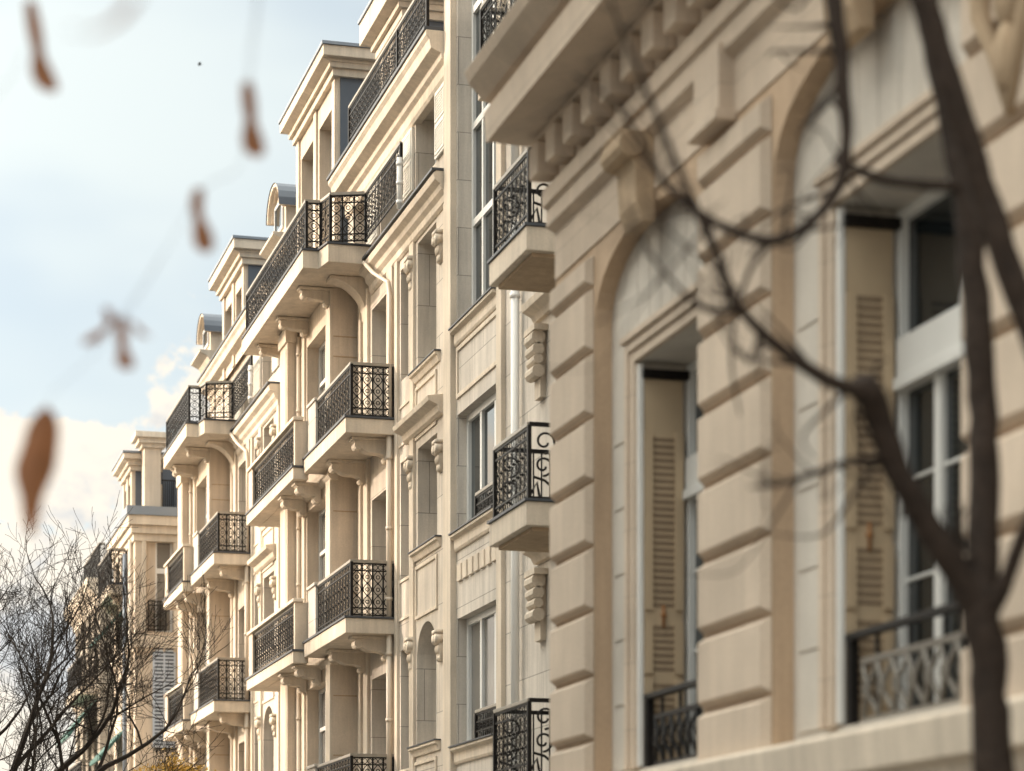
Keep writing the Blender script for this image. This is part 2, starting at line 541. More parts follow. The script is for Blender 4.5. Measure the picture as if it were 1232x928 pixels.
def panel_shutter(par, X, a, b, c, d, mat='whiteshutter', name='shutter'):
    """Folding shutter open flat against the facade, with framed louvre panels."""
    m = MB()
    m.box(X - .05, X - .006, a, b, c, d)
    for (q0, q1) in ((0.04, 0.47), (0.53, 0.96)):
        z0 = c + (d - c) * q0; z1 = c + (d - c) * q1
        frame_panel(m, X - .05, a + .05, b - .05, z0, z1, .04, .015)
        k = z0 + .07
        while k < z1 - .07:
            m.box(X - .060, X - .049, a + .10, b - .10, k, k + .022); k += .05
    return m.build(name, mat, par, 0.003)


# ------------------------------------------------------------------ ground
def sheet(name, x0, x1, y0, y1, z, mat):
    m = MB(); m.quad((x0, y0, z), (x1, y0, z), (x1, y1, z), (x0, y1, z))
    return structure(m.build(name, mat))


sheet('ground', -1500, 1500, -1500, 1500, -0.13, 'earth')
sheet('road', -7.0, 3.2, -60, 400, -0.12, 'asphalt')
structure(MB().box(3.2, 3.4, -60, 400, -0.125, 0.002).build('kerb', 'paving', None, 0.02))
structure(MB().box(-7.2, -7.0, -60, 400, -0.125, 0.002).build('kerb', 'paving', None, 0.02))
structure(MB().box(3.4, 9.6, -60, 400, -0.126, -0.002).build('pavement', 'paving'))
structure(MB().box(-12, -7.2, -60, 400, -0.126, -0.002).build('pavement', 'paving'))
mk = MB()
for k in range(40):
    mk.box(-1.98, -1.84, -20 + k * 6, -17 + k * 6, -0.119, -0.116)
structure(mk.build('road_marking', 'paint'))

# ------------------------------------------------------------------ bay fronted houses
XB = 9.2


def dormer(par, X, y0, y1, z0, z1, ztop, ops, over=0.32, xb=2.6, ov2=0.3):
    d = MB()
    wall_front(d, X, y0, y1, z0, z1, ops, 0.3)
    d.box(X + .301, X + .34, y0 + .002, y1 - .002, z0, z1)
    o = d.build('dormer', 'cream', par)
    for a, b, c, e in ops:
        window(o, X, a, b, c, e, 0.3, 1, (0.5,), 'greyframe', 'curtain')
    MB().box(X + .06, X + xb, y0 - .02, y0 + .0, z0, z1).build('cheek', 'slate', o)
    MB().box(X + .06, X + xb, y1, y1 + .02, z0, z1).build('cheek', 'slate', o)
    t = MB()
    for (p, q0, q1) in ((.10, z1, z1 + .14), (.17, z1 + .141, z1 + .24), (over, z1 + .30, ztop)):
        t.box(X - p, X + xb + .05, y0 - p * ov2 / over, y1 + p, q0, q1)
    t.prism_y([(X - .17, z1 + .2405), (X - over, z1 + .2995), (X + xb, z1 + .2995), (X + xb, z1 + .2405)], y0 - .17, y1 + .17)
    t.build('cornice', 'trim', o, 0.012)
    MB().box(X - over - .03, X + xb + .08, y0 - ov2 - .03, y1 + over + .03, ztop + .002, ztop + .06).build('roof', 'zinc', o)
    f = MB(); f.ball((X + .5, (y0 + y1) / 2 - .6, ztop + .14), .07); f.tube([(X + .5, (y0 + y1) / 2 - .6, ztop + .05), (X + .5, (y0 + y1) / 2 - .6, ztop + .12)], .025, 6)
    f.build('finial', 'zinc', o, 0, True)
    for sgn, yy in ((0, y0 + .16), (1, (y0 + y1) / 2), (0, y1 - .16)):
        MB().box(X - .045, X + .01, yy - .13, yy + .13, z0, z1 - .002).build('pilaster', 'trim', o, .008)
    return o


def oculus(par, y0, y1, z0, z1, X=9.0):
    m = MB(); ym = (y0 + y1) / 2; hw = (y1 - y0) / 2
    poly = [(y0, z0), (y1, z0), (y1, z1 - hw * .8)]
    for k in range(13):
        an = math.pi * k / 12
        poly.append((ym + hw * math.cos(an), z1 - hw * .8 + hw * .8 * math.sin(an)))
    m.prism_x(poly[:2] + poly[3:], X, X + 1.6)
    o = m.build('attic_dormer', 'cream', par, .01)
    h = MB()
    for r, x in ((1.06, .08), (1.13, .15)):
        pts_o = []; pts_i = []
        for k in range(13):
            an = math.pi * k / 12
            pts_o.append((ym + hw * r * math.cos(an), z1 - hw * .8 + hw * .8 * r * math.sin(an)))
            pts_i.append((ym + hw * (r - .12) * math.cos(an), z1 - hw * .8 + hw * .8 * (r - .12) * math.sin(an)))
        h.prism_x(pts_o + pts_i[::-1], X - x, X + 1.2)
    h.build('hood', 'trim', o, .008)
    hs = MB()
    for k in range(12):
        a0 = math.pi * k / 12; a1 = math.pi * (k + 1) / 12; r = 1.15
        hs.quad((X - .17, ym + hw * r * math.cos(a0), z1 - hw * .8 + hw * .8 * r * math.sin(a0)), (X - .17, ym + hw * r * math.cos(a1), z1 - hw * .8 + hw * .8 * r * math.sin(a1)),
                (X + 1.8, ym + hw * r * math.cos(a1), z1 - hw * .8 + hw * .8 * r * math.sin(a1)), (X + 1.8, ym + hw * r * math.cos(a0), z1 - hw * .8 + hw * .8 * r * math.sin(a0)))
    hs.build('roof', 'slate', o)
    g = MB().box(X - .02, X + .02, ym - hw * .6, ym + hw * .6, z0 + .3, z1 - hw * .5)
    w = MB(); frame_panel(w, X - .002, ym - hw * .72, ym + hw * .72, z0 + .2, z1 - hw * .4, .08, .04)
    wf = w.build('window', 'greyframe', o); g.build('pane', 'glass', wf)
    s = MB(); moulding(s, X, y0 - .15, y1 + .15, ((.02, z0 - .30), (.10, z0 - .16), (.30, z0 - .06), (.30, z0)))
    s.build('sill', 'trim', o, .01)
    return o


def house(label, Y0, bal_far, part_far, dorm, ocu, cor_far, upper_rail, first):
    D = Y0 - 36.87
    h = thing('apartment_building', label, 'building', (XB + 4, Y0 + 7.6, 0), 'cream bay fronted apartment houses')
    Y = lambda y: y + D
    y1 = Y0 + 15.2
    ops = [
        # street wall beside the bay: tall window pairs
        (37.75, 39.05, 10.92, 13.06), (39.75, 40.32, 11.05, 12.95),
        (37.70, 39.05, 7.95, 9.66), (39.62, 40.32, 7.65, 9.66),
        (37.75, 39.12, 4.71, 6.72, .62), (39.62, 40.32, 4.3, 6.45),
        (37.75, 39.12, 0.9, 3.2), (39.62, 40.32, 0.9, 3.2),
        # between the wall bay and the oriel, behind the balconies
        (41.35, 42.65, 10.5, 12.85), (41.35, 42.65, 7.05, 9.42), (41.35, 42.65, 3.75, 6.2), (41.35, 42.65, 0.2, 3.0),
        # top storey under the cornice
        (37.75, 39.2, 14.02, 15.18), (40.5, 41.9, 14.02, 15.18), (43.0, 44.2, 14.02, 15.18), (47.2, 48.4, 14.02, 15.18), (50.0, 51.2, 14.02, 15.18),
        (48.4, 49.6, 10.5, 12.9), (50.4, 51.4, 10.5, 12.9), (48.4, 49.6, 7.0, 9.5), (50.4, 51.4, 7.0, 9.5), (48.4, 49.6, 3.7, 6.2), (50.4, 51.4, 3.7, 6.2),
        (48.4, 50.2, 0.0, 2.9),
    ]
    ops = [(Y(o[0]), Y(o[1])) + tuple(o[2:]) for o in ops]
    w = MB(); wall_front(w, XB, Y0, y1, 0, 15.25, ops, 0.40)
    w.build('wall', 'ashlar', h)
    MB().box(XB + .42, XB + 9, Y0 + .01, y1 - .01, 0, 15.22).build('core', 'cream', h)
    for o in ops:
        if o[1] - o[0] < .8: window(h, XB, o[0], o[1], o[2], o[3], .40, 1, (.68,), 'greyframe', 'glass', .06)
        else: window(h, XB, o[0], o[1], o[2], o[3], .40, 2, (.72,), 'white', 'curtain' if random.random() < .5 else 'glass')
    # window dressings
    for (a, b, c, d) in ((37.75, 39.05, 10.92, 13.06), (37.70, 39.05, 7.95, 9.66), (37.75, 39.12, 4.71, 6.72)):
        s = MB(); moulding(s, XB, Y(a - .28), Y(b + .25), ((.03, c - .16), (.06, c - .06), (.10, c - .05), (.10, c - .004)))
        s.build('sill', 'trim', h, .008)
        MB().box(XB - .115, XB + .02, Y(a - .3), Y(b + .27), c - .002, c + .018).build('flashing', 'flash', h)
        f = MB(); frame_panel(f, XB, Y(a - .05), Y(b + .1), c - 1.12, c - .24, .06, .03); f.build('wall_panel', 'trim', h, .006)
        f = MB(); frame_panel(f, XB, Y(39.55), Y(40.4), c - 1.0, c - .3, .05, .025); f.build('wall_panel', 'trim', h, .006)
    gx = MB(); moulding(gx, XB, Y(37.2), Y(39.75), ((.05, 9.86), (.10, 9.90), (.12, 10.0), (.26, 10.06), (.28, 10.14), (.0, 10.18)))
    gx.build('pediment', 'trim', h, .008)
    for z in (12.35, 9.02, 6.0):
        capital(h, XB, Y(39.38), z, .56, .26)
        capital(h, XB, Y(37.4), z - .05, .5, .22)
    for (ya, yb) in ((36.88, 37.12), (39.2, 39.5), (40.42, 40.62)):
        MB().box(XB - .05, XB + .01, Y(ya), Y(yb), 0, 13.15).build('pilaster', 'trim', h, .01)
    for (ya, yb) in ((40.78, 41.2), (42.8, 43.15), (43.4, 43.62)):
        MB().box(XB - .06, XB + .01, Y(ya), Y(yb), 0, 13.3).build('pilaster', 'trim', h, .01)
    # string course and ledge below the top storey
    c = MB(); moulding(c, XB, Y0 + .01, Y(42.6), ((.02, 13.12), (.06, 13.16), (.07, 13.26), (.13, 13.32), (.15, 13.40), (.24, 13.46), (.26, 13.56), (.22, 13.60)))
    c.build('string_course', 'trim', h, .008)
    MB().box(XB - .29, XB + .02, Y0 + .0, Y(42.6), 13.602, 13.64).build('flashing', 'flash', h)
    # crowning cornice with its blocking course
    c = MB(); moulding(c, XB, Y0 + .01, Y(cor_far), ((.03, 15.10), (.06, 15.16), (.06, 15.32), (.13, 15.37), (.14, 15.45), (.30, 15.52), (.33, 15.66), (.38, 15.72), (.38, 15.80)))
    c.build('cornice', 'trim', h, .01)
    MB().box(XB - .41, XB + .02, Y0 + .01, Y(cor_far), 15.802, 15.85).build('gutter', 'flash', h)
    rf = MB(); rf.prism_y([(XB + .35, 15.25), (XB + 1.3, 17.0), (XB + 4.5, 17.8), (XB + 9, 15.25)], Y0 + .02, y1 - .02)
    rf.build('roof', 'slate', h)
    MB().box(XB + 3.2, XB + 4.2, Y0 + .1, Y0 + 1.6, 16.5, 18.6).build('chimney', 'cream', h, .02)
    # white leaf shutters folded back on the top storey
    for (ya, yb) in ((36.98, 37.68), (39.3, 40.4), (42.0, 42.9)):
        panel_shutter(h, XB, Y(ya), Y(yb), 14.02, 15.08)
    # oriel: near half, and a pier standing further out
    ob = [(44.3, 46.3, 10.5, 13.0), (44.3, 46.3, 7.05, 9.8), (44.3, 46.3, 3.75, 6.35), (44.3, 46.3, .4, 3.0)]
    ob = [(Y(o[0]), Y(o[1]), o[2], o[3]) for o in ob]
    b = MB(); wall_front(b, 8.7, Y(43.8), Y(46.8), 0, 13.52, ob, .30)
    bay = b.build('oriel', 'cream', h)
    bs = MB(); bs.box(9.001, XB - .002, Y(43.8), Y(46.8), 0, 13.52); bs.build('oriel_side', 'cream', bay)
    for o in ob: window(bay, 8.7, o[0], o[1], o[2], o[3], .30, 3, (.70,), 'white', 'curtain')
    for ya, yb in ((43.80, 44.22), (46.38, 46.78)):
        MB().box(8.655, 8.71, Y(ya), Y(yb), 0, 13.5).build('pilaster', 'trim', bay, .008)
    for z in (10.1, 6.7, 3.4):
        pr = MB(); moulding(pr, 8.7, Y(43.74), Y(46.79), ((.03, z - .12), (.09, z - .05), (.09, z)))
        pr.build('string_course', 'trim', bay, .008)
    # grooves that rule off the side of the oriel
    for z in (12.62, 12.25, 9.4, 6.0, 11.0, 7.9, 4.9):
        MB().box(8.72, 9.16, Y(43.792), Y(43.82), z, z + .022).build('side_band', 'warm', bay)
    pp = MB().box(8.4, XB - .003, Y(46.802), Y(47.6), 0, 13.5)
    pier = pp.build('pier', 'cream', h, .015)
    cp = MB().box(8.36, 8.6, Y(46.76), Y(47.62), 13.2, 13.5); cp.build('capital', 'trim', pier, .01)
    cap2 = MB().box(8.385, 8.42, Y(46.9), Y(47.5), .3, 13.1); cap2.build('pilaster', 'trim', pier, .01)
    # big coved bracket where the long balcony meets the wall
    cv = MB()
    pts = [(XB, 13.52), (8.5, 13.52)] + [(8.5 + .66 * math.sin(t * math.pi / 2 / 8), 12.8 + .66 * math.cos(t * math.pi / 2 / 8)) for t in range(9)] + [(XB, 12.8)]
    cv.prism_y(pts, Y(42.95), Y(43.35)); cv.build('cove_bracket', 'trim', h, .01)
    # long balcony of the fourth floor, with a step in its end
    fx, yb_ = 7.94, Y(bal_far)
    poly = [(fx, Y(42.67)), (8.22, Y(42.67)), (8.3, Y(42.15)), (XB - .001, Y(42.15)), (XB - .001, yb_), (fx, yb_)]
    balcony(h, poly, 13.53, 13.85, [(8.95, Y(39.2)), (8.95, Y(42.0)), (8.36, Y(42.24)), (8.28, Y(42.74)), (8.02, Y(42.74)), (8.02, yb_ - .06), (XB - .02, yb_ - .06)], .86,
            [(8.71, 8.12, Y(43.95), 13.52, .34), (8.71, 8.12, Y(46.2), 13.52, .34), (9.19, 8.12, Y(48.45) if bal_far > 48.6 else Y(46.55 + .05), 13.52, .34)], .19)
    # balconies of the floors below: iron fronted near half, stone fronted far half
    for zt, zb, rh in ((10.46, 10.20, .90), (7.03, 6.77, .94), (3.70, 3.44, .94)):
        poly = [(8.3, Y(40.62)), (XB - .001, Y(40.62)), (XB - .001, Y(44.5)), (8.3, Y(44.5))]
        b = balcony(h, poly, zb, zt, [(XB - .04, Y(40.70)), (8.42, Y(40.70)), (8.42, Y(44.45))], rh,
                    [(XB - .01, 8.5, Y(41.05), zb - .002, .42, .26), (XB - .01, 8.5, Y(43.1), zb - .002, .42, .26)], .19)
        st = MB(); st.box(8.37, 8.5, Y(43.72), Y(44.46), zt + .04, zt + rh + .04); st.box(8.34, 8.53, Y(43.68), Y(44.48), zt + rh + .042, zt + rh + .10)
        st.build('parapet', 'grey_ashlar', b, .01)
        # far half
        yf = Y(part_far)
        poly = [(8.10, Y(44.52)), (8.39, Y(44.52)), (8.39, yf), (8.10, yf)]
        zb2, zt2 = zb - .1, zt - .14
        b2 = balcony(h, poly, zb2, zt2, None, 0, [(8.69, 8.2, Y(44.9), zb2 - .002, .38, .26), (8.69, 8.2, Y(46.4), zb2 - .002, .38, .26)], .19, flash=True)
        MB().box(8.391, XB - .002, Y(47.61), yf, zb2, zt2).build('slab', 'trim', b2)
        MB().box(8.14, 8.40, Y(44.54), Y(44.68), zt2 + .036, zt2 + rh - .02).build('parapet', 'cream', b2, .01)
        MB().box(8.14, 8.26, yf - .5, yf - .02, zt2 + .036, zt2 + rh - .02).build('parapet', 'cream', b2, .01)
        railing(b2, [(8.20, Y(44.70)), (8.20, yf - .52)], zt2 + .036, rh - .08, .19, post=False)
        cpn = MB(); cpn.box(8.10, 8.30, Y(44.5), yf, zt2 + rh - .018, zt2 + rh + .05); cpn.build('coping', 'trim', b2, .012)
    # drainpipes
    pipe(h, [(8.62, Y(46.72), 13.3), (8.62, Y(46.72), 10.4)], .05)
    pipe(h, [(8.62, Y(46.72), 9.9), (8.62, Y(46.72), 7.0)], .05)
    pipe(h, [(8.62, Y(46.72), 6.6), (8.62, Y(46.72), 0.2)], .05)
    pipe(h, [(8.9, Y(41.95), 13.5), (8.98, Y(41.5), 13.2), (9.1, Y(40.9), 12.9), (9.1, Y(40.72), 12.6), (9.1, Y(40.70), 10.3)], .035)
    pipe(h, [(9.08, Y(40.70), 10.2), (9.08, Y(40.70), 7.0)], .05); pipe(h, [(9.08, Y(40.70), 6.8), (9.08, Y(40.70), 3.8)], .05)
    for dz in (14.02,):
        pipe(h, [(8.92, Y(39.18), 13.66), (8.92, Y(39.18), 14.5)], .05, 'whitepipe', 'vent_post')
    # roof terrace railing along the gutter
    if upper_rail:
        railing(h, [(8.86, Y(y)) for y in upper_rail], 15.86, .72, .17, 'roof_railing', post=True)
    dormer(h, *dorm)
    if first:
        dormer(h, 9.35, 40.55, 42.5, 15.8, 17.35, 18.05, [(40.95, 42.1, 15.9, 17.1)], .34, 2.2)
    oculus(h, *ocu)
    return h


house('nearer and larger of two cream bay fronted houses with tiered iron balconies',
      36.87, 49.4, 49.9, (9.0, 44.85, 48.9, 13.9, 17.78, 18.28, [(45.15, 46.6, 14.9, 17.35), (47.2, 48.5, 14.9, 17.35)]), (50.3, 51.7, 16.35, 17.5),
      44.82, (36.95, 39.05, 43.0), True)
house('farther of two cream bay fronted houses, its lowest balcony just above yellow leaves',
      52.07, 46.9, 48.2, (9.05, 55.9, 59.2, 15.2, 17.2, 17.72, [(56.2, 57.3, 15.4, 16.85), (57.8, 58.9, 15.4, 16.85)]), (61.1, 62.4, 16.4, 17.4),
      46.9, None, False)


# ------------------------------------------------------------------ tall flat fronted building with white framed windows
def tall_house():
    h = thing('apartment_building', 'tall flat house with white framed windows beside the rusticated stone building', 'building', (13.5, 29, 0))
    y0, y1 = 21.6, 36.868
    ops = [(33.84, 36.38, 10.98, 13.6), (33.84, 36.38, 13.9, 18.5), (33.84, 36.38, 7.80, 9.66), (33.84, 36.38, 4.50, 6.50), (33.84, 36.38, 0.6, 3.2)]
    for z in (10.9, 7.2, 4.05):
        ops += [(28.9, 30.5, z, z + 2.2), (24.2, 25.8, z, z + 2.2)]
    ops[0] = (33.84, 36.38, 10.98, 18.5); ops.pop(1)
    w = MB(); wall_front(w, XB, y0, y1, 0, 21, ops, .62)
    w.build('wall', 'grey_ashlar', h)
    MB().box(XB + .64, XB + 9, y0 + .01, y1 - .01, 0, 20.98).build('core', 'cream', h)
    for i, o in enumerate(ops):
        if i == 0: window(h, XB, *o[:4], .30, 4, (.22, .42, .66), 'white', 'glass', .09, .08)
        elif i in (1, 2, 3): window(h, XB, *o[:4], .22, 3, (), 'white', 'curtain' if i == 2 else 'glass', .11, .11)
        else: window(h, XB, *o[:4], .34, 2, (.7,), 'white', 'glass', .08)
    MB().box(XB - .10, XB + .01, 36.44, 36.866, 0, 21).build('pilaster', 'trim', h, .012)
    MB().box(XB - .07, XB + .01, 33.55, 33.83, 0, 21).build('pilaster', 'trim', h, .012)
    for z in (10.98, 7.80, 4.50):
        s = MB(); moulding(s, XB, 33.86, 36.42, ((.03, z - .26), (.05, z - .22), (.05, z - .08), (.12, z - .05), (.12, z - .004)))
        so = s.build('sill', 'trim', h, .008)
        MB().box(XB - .14, XB + .03, 33.85, 36.43, z - .002, z + .02).build('flashing', 'flash', so)
    f = MB()
    frame_panel(f, XB, 33.9, 36.36, 9.9, 10.70, .07, .03)
    f.build('wall_panel', 'trim', h, .006)
    for k in range(7):
        MB().box(XB - .04, XB + .01, 33.95 + k * .345, 34.20 + k * .345, 7.06, 7.32).build('dentil', 'trim', h, .006)
    # iron guards in front of the white framed windows
    for z in (7.82, 4.52):
        railing(h, [(XB + .1, 33.90), (XB + .1, 35.6)], z + .02, .44, .16, 'window_guard', post=True)
    pipe(h, [(9.1, 32.68, 20.5), (9.1, 32.68, 11.7)], .062, 'whitepipe')
    pipe(h, [(9.1, 32.68, 11.6), (9.1, 32.68, 3.0)], .062, 'whitepipe')
    # carved brackets and door heads by the balconies
    for z in (9.7, 6.4):
        m = MB()
        for k, (q, r) in enumerate(((0, .10), (.16, .085), (.30, .07), (.46, .09))):
            m.tube([(XB - .12, 31.42, z - q), (XB - .12, 31.82, z - q)], r, 10)
        m.box(XB - .2, XB + .01, 31.36, 31.88, z + .08, z + .16); m.box(XB - .08, XB + .01, 31.48, 31.76, z - .8, z + .08)
        m.build('bracket', 'trim', h, 0)
        g = MB(); moulding(g, XB, 28.5, 31.9, ((.06, z + .28), (.10, z + .36), (.22, z + .42), (.24, z + .52)))
        g.build('door_hood', 'trim', h, .008)
    # three small balconies, rails swelling out at the ends
    for z0, z1 in ((10.06, 10.36), (6.66, 6.96), (3.24, 3.54)):
        poly = [(8.14, 28.72), (XB - .001, 28.72), (XB - .001, 30.5), (8.14, 30.5)]
        b = balcony(h, poly, z0, z1, None, 0, (), .2, mat='trim')
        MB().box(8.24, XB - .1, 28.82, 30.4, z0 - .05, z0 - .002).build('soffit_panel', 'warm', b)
        rail = railing(b, [(8.2, 30.42), (8.2, 28.80)], z1 + .036, .92, .155, t=.010)
        for yy in (28.80, 30.42):
            e = MB()
            for (cx, cz, r) in ((8.40, .72, .15), (8.38, .42, .13)):
                pts = []
                for k in range(22):
                    an = -math.pi * .5 + k * .36; rr = r * (1 - k / 30)
                    pts.append((cx + rr * math.cos(an), yy, z1 + .04 + cz + rr * math.sin(an)))
                e.tube(pts, .016, 5)
            e.tube([(8.25, yy, z1 + .32), (8.40, yy, z1 + .28), (8.55, yy, z1 + .16), (8.52, yy, z1 + .05)], .018, 5)
            e.tube([(8.22, yy, z1 + .1), (8.30, yy, z1 + .25), (8.34, yy, z1 + .05)], .02, 5)
            e.tube([(8.2, yy, z1 + .97), (XB - .02, yy, z1 + .97)], .035, 4); e.tube([(8.2, yy, z1 + .06), (XB - .02, yy, z1 + .06)], .02, 4)
            for k in range(5): e.tube([(8.72 + k * .11, yy, z1 + .05), (8.72 + k * .11, yy, z1 + .95)], .013, 4)
            e.build('scroll_end', 'iron', rail)
    # shallow gallery of the upper floor
    poly = [(8.76, 22.0), (XB - .001, 22.0), (XB - .001, 33.45), (8.76, 33.45)]
    balcony(h, poly, 13.52, 13.78, [(XB - .02, 33.38), (8.80, 33.38), (8.80, 22.1)], 1.0, (), .2, t=.010)
    c = MB(); moulding(c, XB, y0, y1, ((.05, 20.0), (.12, 20.2), (.4, 20.5), (.45, 20.8), (.45, 21.0))); c.build('cornice', 'trim', h, .01)
    MB().prism_y([(XB - .3, 21.01), (XB + 1.2, 23.2), (XB + 8, 23.6), (XB + 9, 21.01)], y0, y1).build('roof', 'slate', h)


tall_house()


# ------------------------------------------------------------------ rusticated stone building in the foreground
def stone_building():
    h = thing('stone_building', 'rusticated limestone building with arched niches and brown louvred shutters, behind the dark forked tree', 'building', (10, 14, 0))
    y0, y1 = 6.2, 20.56
    XF, XN = 6.10, 6.25
    niches = [(16.74, 19.40, .0, 7.32, .62), (12.42, 15.36, .0, 7.36, .66), (8.1, 11.05, .0, 7.36, .66)]
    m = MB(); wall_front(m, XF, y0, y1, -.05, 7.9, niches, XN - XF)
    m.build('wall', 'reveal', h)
    wins = [(16.98, 18.69, 2.95, 6.26), (12.64, 14.60, 2.95, 6.34), (8.4, 10.4, 2.95, 6.34)]
    m = MB(); wall_front(m, XN + .001, y0 + .01, y1 - .01, -.05, 7.9, [w + (0,) for w in wins], .50)
    m.build('niche_wall', 'niche', h)
    MB().box(XN + .53, XN + 9, y0 + .01, y1 - .01, -.05, 9.3).build('core', 'block', h)
    # chamfered blocks on the piers
    for pa, pb in ((19.42, 20.55), (15.38, 16.72), (11.07, 12.40), (6.25, 8.08)):
        b = MB(); z = -.02; k = 0
        while z < 7.3:
            z1 = min(z + .522, 7.32)
            if z1 - z > .2:
                ch = .045
                b.add([(XF - .004, pa, z), (XF - .004, pb, z), (XF - .004, pb, z1), (XF - .004, pa, z1),
                       (XF - .075, pa + ch, z + ch), (XF - .075, pb - ch, z + ch), (XF - .075, pb - ch, z1 - ch), (XF - .075, pa + ch, z1 - ch)],
                      [(0, 1, 5, 4), (1, 2, 6, 5), (2, 3, 7, 6), (3, 0, 4, 7), (4, 5, 6, 7), (3, 2, 1, 0)])
            z += .545
        b.build('pier', 'block', h, .006)
    # flat blocks beside the windows, inside the niches
    for (a, b_) in ((18.82, 19.36), (14.76, 15.32)):
        b = MB(); z = 2.95
        while z < 6.2:
            b.box(XN - .012, XN + .0005, a + .02, b_ - .06, z + .012, z + .535); z += .545
        b.build('jamb_block', 'niche', h, .012)
    # ribs fanned over the lintels
    for (a, b_) in ((16.9, 19.3), (12.6, 15.25)):
        r = MB(); n = 8; mid = (a + b_) / 2
        for k in range(n):
            t = (k + .5) / n - .5
            yb = mid + t * (b_ - a) * .92; yt = mid + t * (b_ - a) * .99; w = .115
            zt = 7.30 - 2.2 * t * t
            r.add([(XN - .012, yb - w, 6.52), (XN - .012, yb + w, 6.52), (XN - .012, yt + w, zt), (XN - .012, yt - w, zt),
                   (XN + .0, yb - w - .02, 6.52), (XN + .0, yb + w + .02, 6.52), (XN + .0, yt + w + .02, zt), (XN + .0, yt - w - .02, zt)],
                  [(0, 1, 2, 3), (0, 4, 5, 1), (1, 5, 6, 2), (2, 6, 7, 3), (3, 7, 4, 0)])
        r.build('rib_panel', 'niche', h, .01)
    for i, (a, b_, c, d) in enumerate(wins):
        # moulded casing of the opening
        f = MB()
        for p, q0, q1 in ((.05, .0, .09), (.075, .09, .17)):
            f.box(XN - p, XN + .0, a - q1, a - q0, c, d + q1); f.box(XN - p, XN + .0, b_ + q0, b_ + q1, c, d + q1)
            f.box(XN - p + .002, XN + .0, a - q0, b_ + q0, d + q0, d + q1)
        f.box(XN - .10, XN + .0, a - .2, b_ + .2, d + .172, d + .23)
        f.build('window_casing', 'block', h, .008)
        # white metal window with a deep transom
        B = XN + .47
        w = MB(); fw = .085
        w.box(B - .07, B + .02, b_ - fw, b_ - .003, c, d - .003); w.box(B - .07, B + .02, a + .003, a + fw, c, d - .003)
        w.box(B - .066, B + .02, a + fw, b_ - fw, d - fw, d - .003); w.box(B - .066, B + .02, a + fw, b_ - fw, c, c + .12)
        w.box(B - .10, B + .02, a + fw, b_ - fw, 5.22, 5.48); w.box(B - .125, B + .02, a + fw, b_ - fw, 5.14, 5.218)
        mid = b_ - (b_ - a) * .5
        w.box(B - .06, B + .02, mid - .06, mid + .06, 5.481, d - fw)
        for yy in (b_ - .60, mid - .2, a + .55): w.box(B - .055, B + .02, yy - .05, yy + .05, c + .12, 5.139)
        for zz in (3.9, 4.55): w.box(B - .03, B + .02, a + fw, b_ - fw, zz, zz + .025)
        wo = w.build('window', 'white', h, .006)
        MB().box(B - .012, B + .012, a + fw * .5, b_ - fw * .5, c + .05, d - .05).build('pane', 'glass', wo)
        # shutter leaf folded back against the far reveal
        s = MB(); yj = b_ - .022; x0, x1 = XN + .03, XN + .36; z0, z1 = c + .04, d - .14
        s.box(x0, x1, yj - .030, yj, z0, z1)
        cuts = [(z0 + .12, z0 + .66), (z0 + .76, z0 + 1.12), (z0 + 1.28, z1 - .46)]
        dks = []
        for (q0, q1) in cuts:
            dk = MB(); dks.append(dk)
            s.box(x0, x0 + .07, yj - .055, yj - .0305, q0 - .03, q1 + .03); s.box(x1 - .07, x1, yj - .055, yj - .0305, q0 - .03, q1 + .03)
            k = q0
            while k < q1:
                dk.box(x0 + .075, x1 - .075, yj - .036, yj - .0305, k, k + .028); k += .056
        so = s.build('shutter', 'shutter', h, .004)
        for dk in dks: dk.build('louvre_dark_strips', 'slot_shade', so)  # solid dark strips drawn in for the shade between slats
        lt = MB(); lt.ball((x0 + .10 + .06, yj - .05, 4.20), .024, 1.1, .7, .8, 10); lt.tube([(x0 + .16, yj - .045, 4.10), (x0 + .16, yj - .045, 4.28)], .012, 6); lt.build('latch', 'brass', so, 0, True)
        MB().box(x0 - .02, x1 + .04, yj - .08, yj - .002, z1 + .004, z1 + .07).build('shutter_top_gap', 'iron', so)  # black strip standing in for the shade of the gap above the leaf
        # pale hanging stile at the reveal's outer edge
        MB().box(XN - .02, XN + .022, b_ - .06, b_ - .004, c + .02, d - .02).build('stile', 'whitepipe', so, .004)
        # guard: black rail and post over a pale lattice
        g = MB(); X = XN + .055
        g.box(X - .035, X + .025, b_ - .15, b_ - .075, 2.955, 3.505); g.box(X - .025, X + .025, a + .0, a + .07, 2.94, 3.52)
        g.box(X - .04, X + .03, a + .002, b_ - .07, 3.506, 3.55)
        g.box(X - .012, X + .012, a, b_ - .35, 2.95, 2.975)
        for k in range(3): yy = a + (b_ - a) * (k + 1) / 4; g.box(X - .012, X + .012, yy - .012, yy + .012, 2.95, 3.50)
        go = g.build('window_guard', 'iron', h, .004)
        l = MB(); n = 7; ya, yb = a + .05, b_ - .32; cw = (yb - ya) / n
        for k in range(n):
            for sg in (0, 1):
                p0 = (X - .02, ya + (k + sg) * cw, 2.99); p1 = (X - .02, ya + (k + 1 - sg) * cw, 3.32)
                mid_ = (X - .045, ya + (k + .5) * cw, 3.155)
                l.tube([p0, mid_, p1], .017, 5)
            l.ring((X - .05, ya + (k + .5) * cw, 3.155), (0, 1, 0), (0, 0, 1), .045, .014, 8, 4)
        l.box(X - .035, X + .01, ya, yb, 3.325, 3.365); l.box(X - .035, X + .01, ya, yb, 2.955, 2.985)
        l.build('lattice', 'iron' if i == 0 else 'lattice', go)
    # sill ledge along the front
    m = MB(); moulding(m, XF, y0, y1 + .1, ((.02, 2.42), (.08, 2.48), (.10, 2.56), (.19, 2.59), (.21, 2.82), (.18, 2.85)))
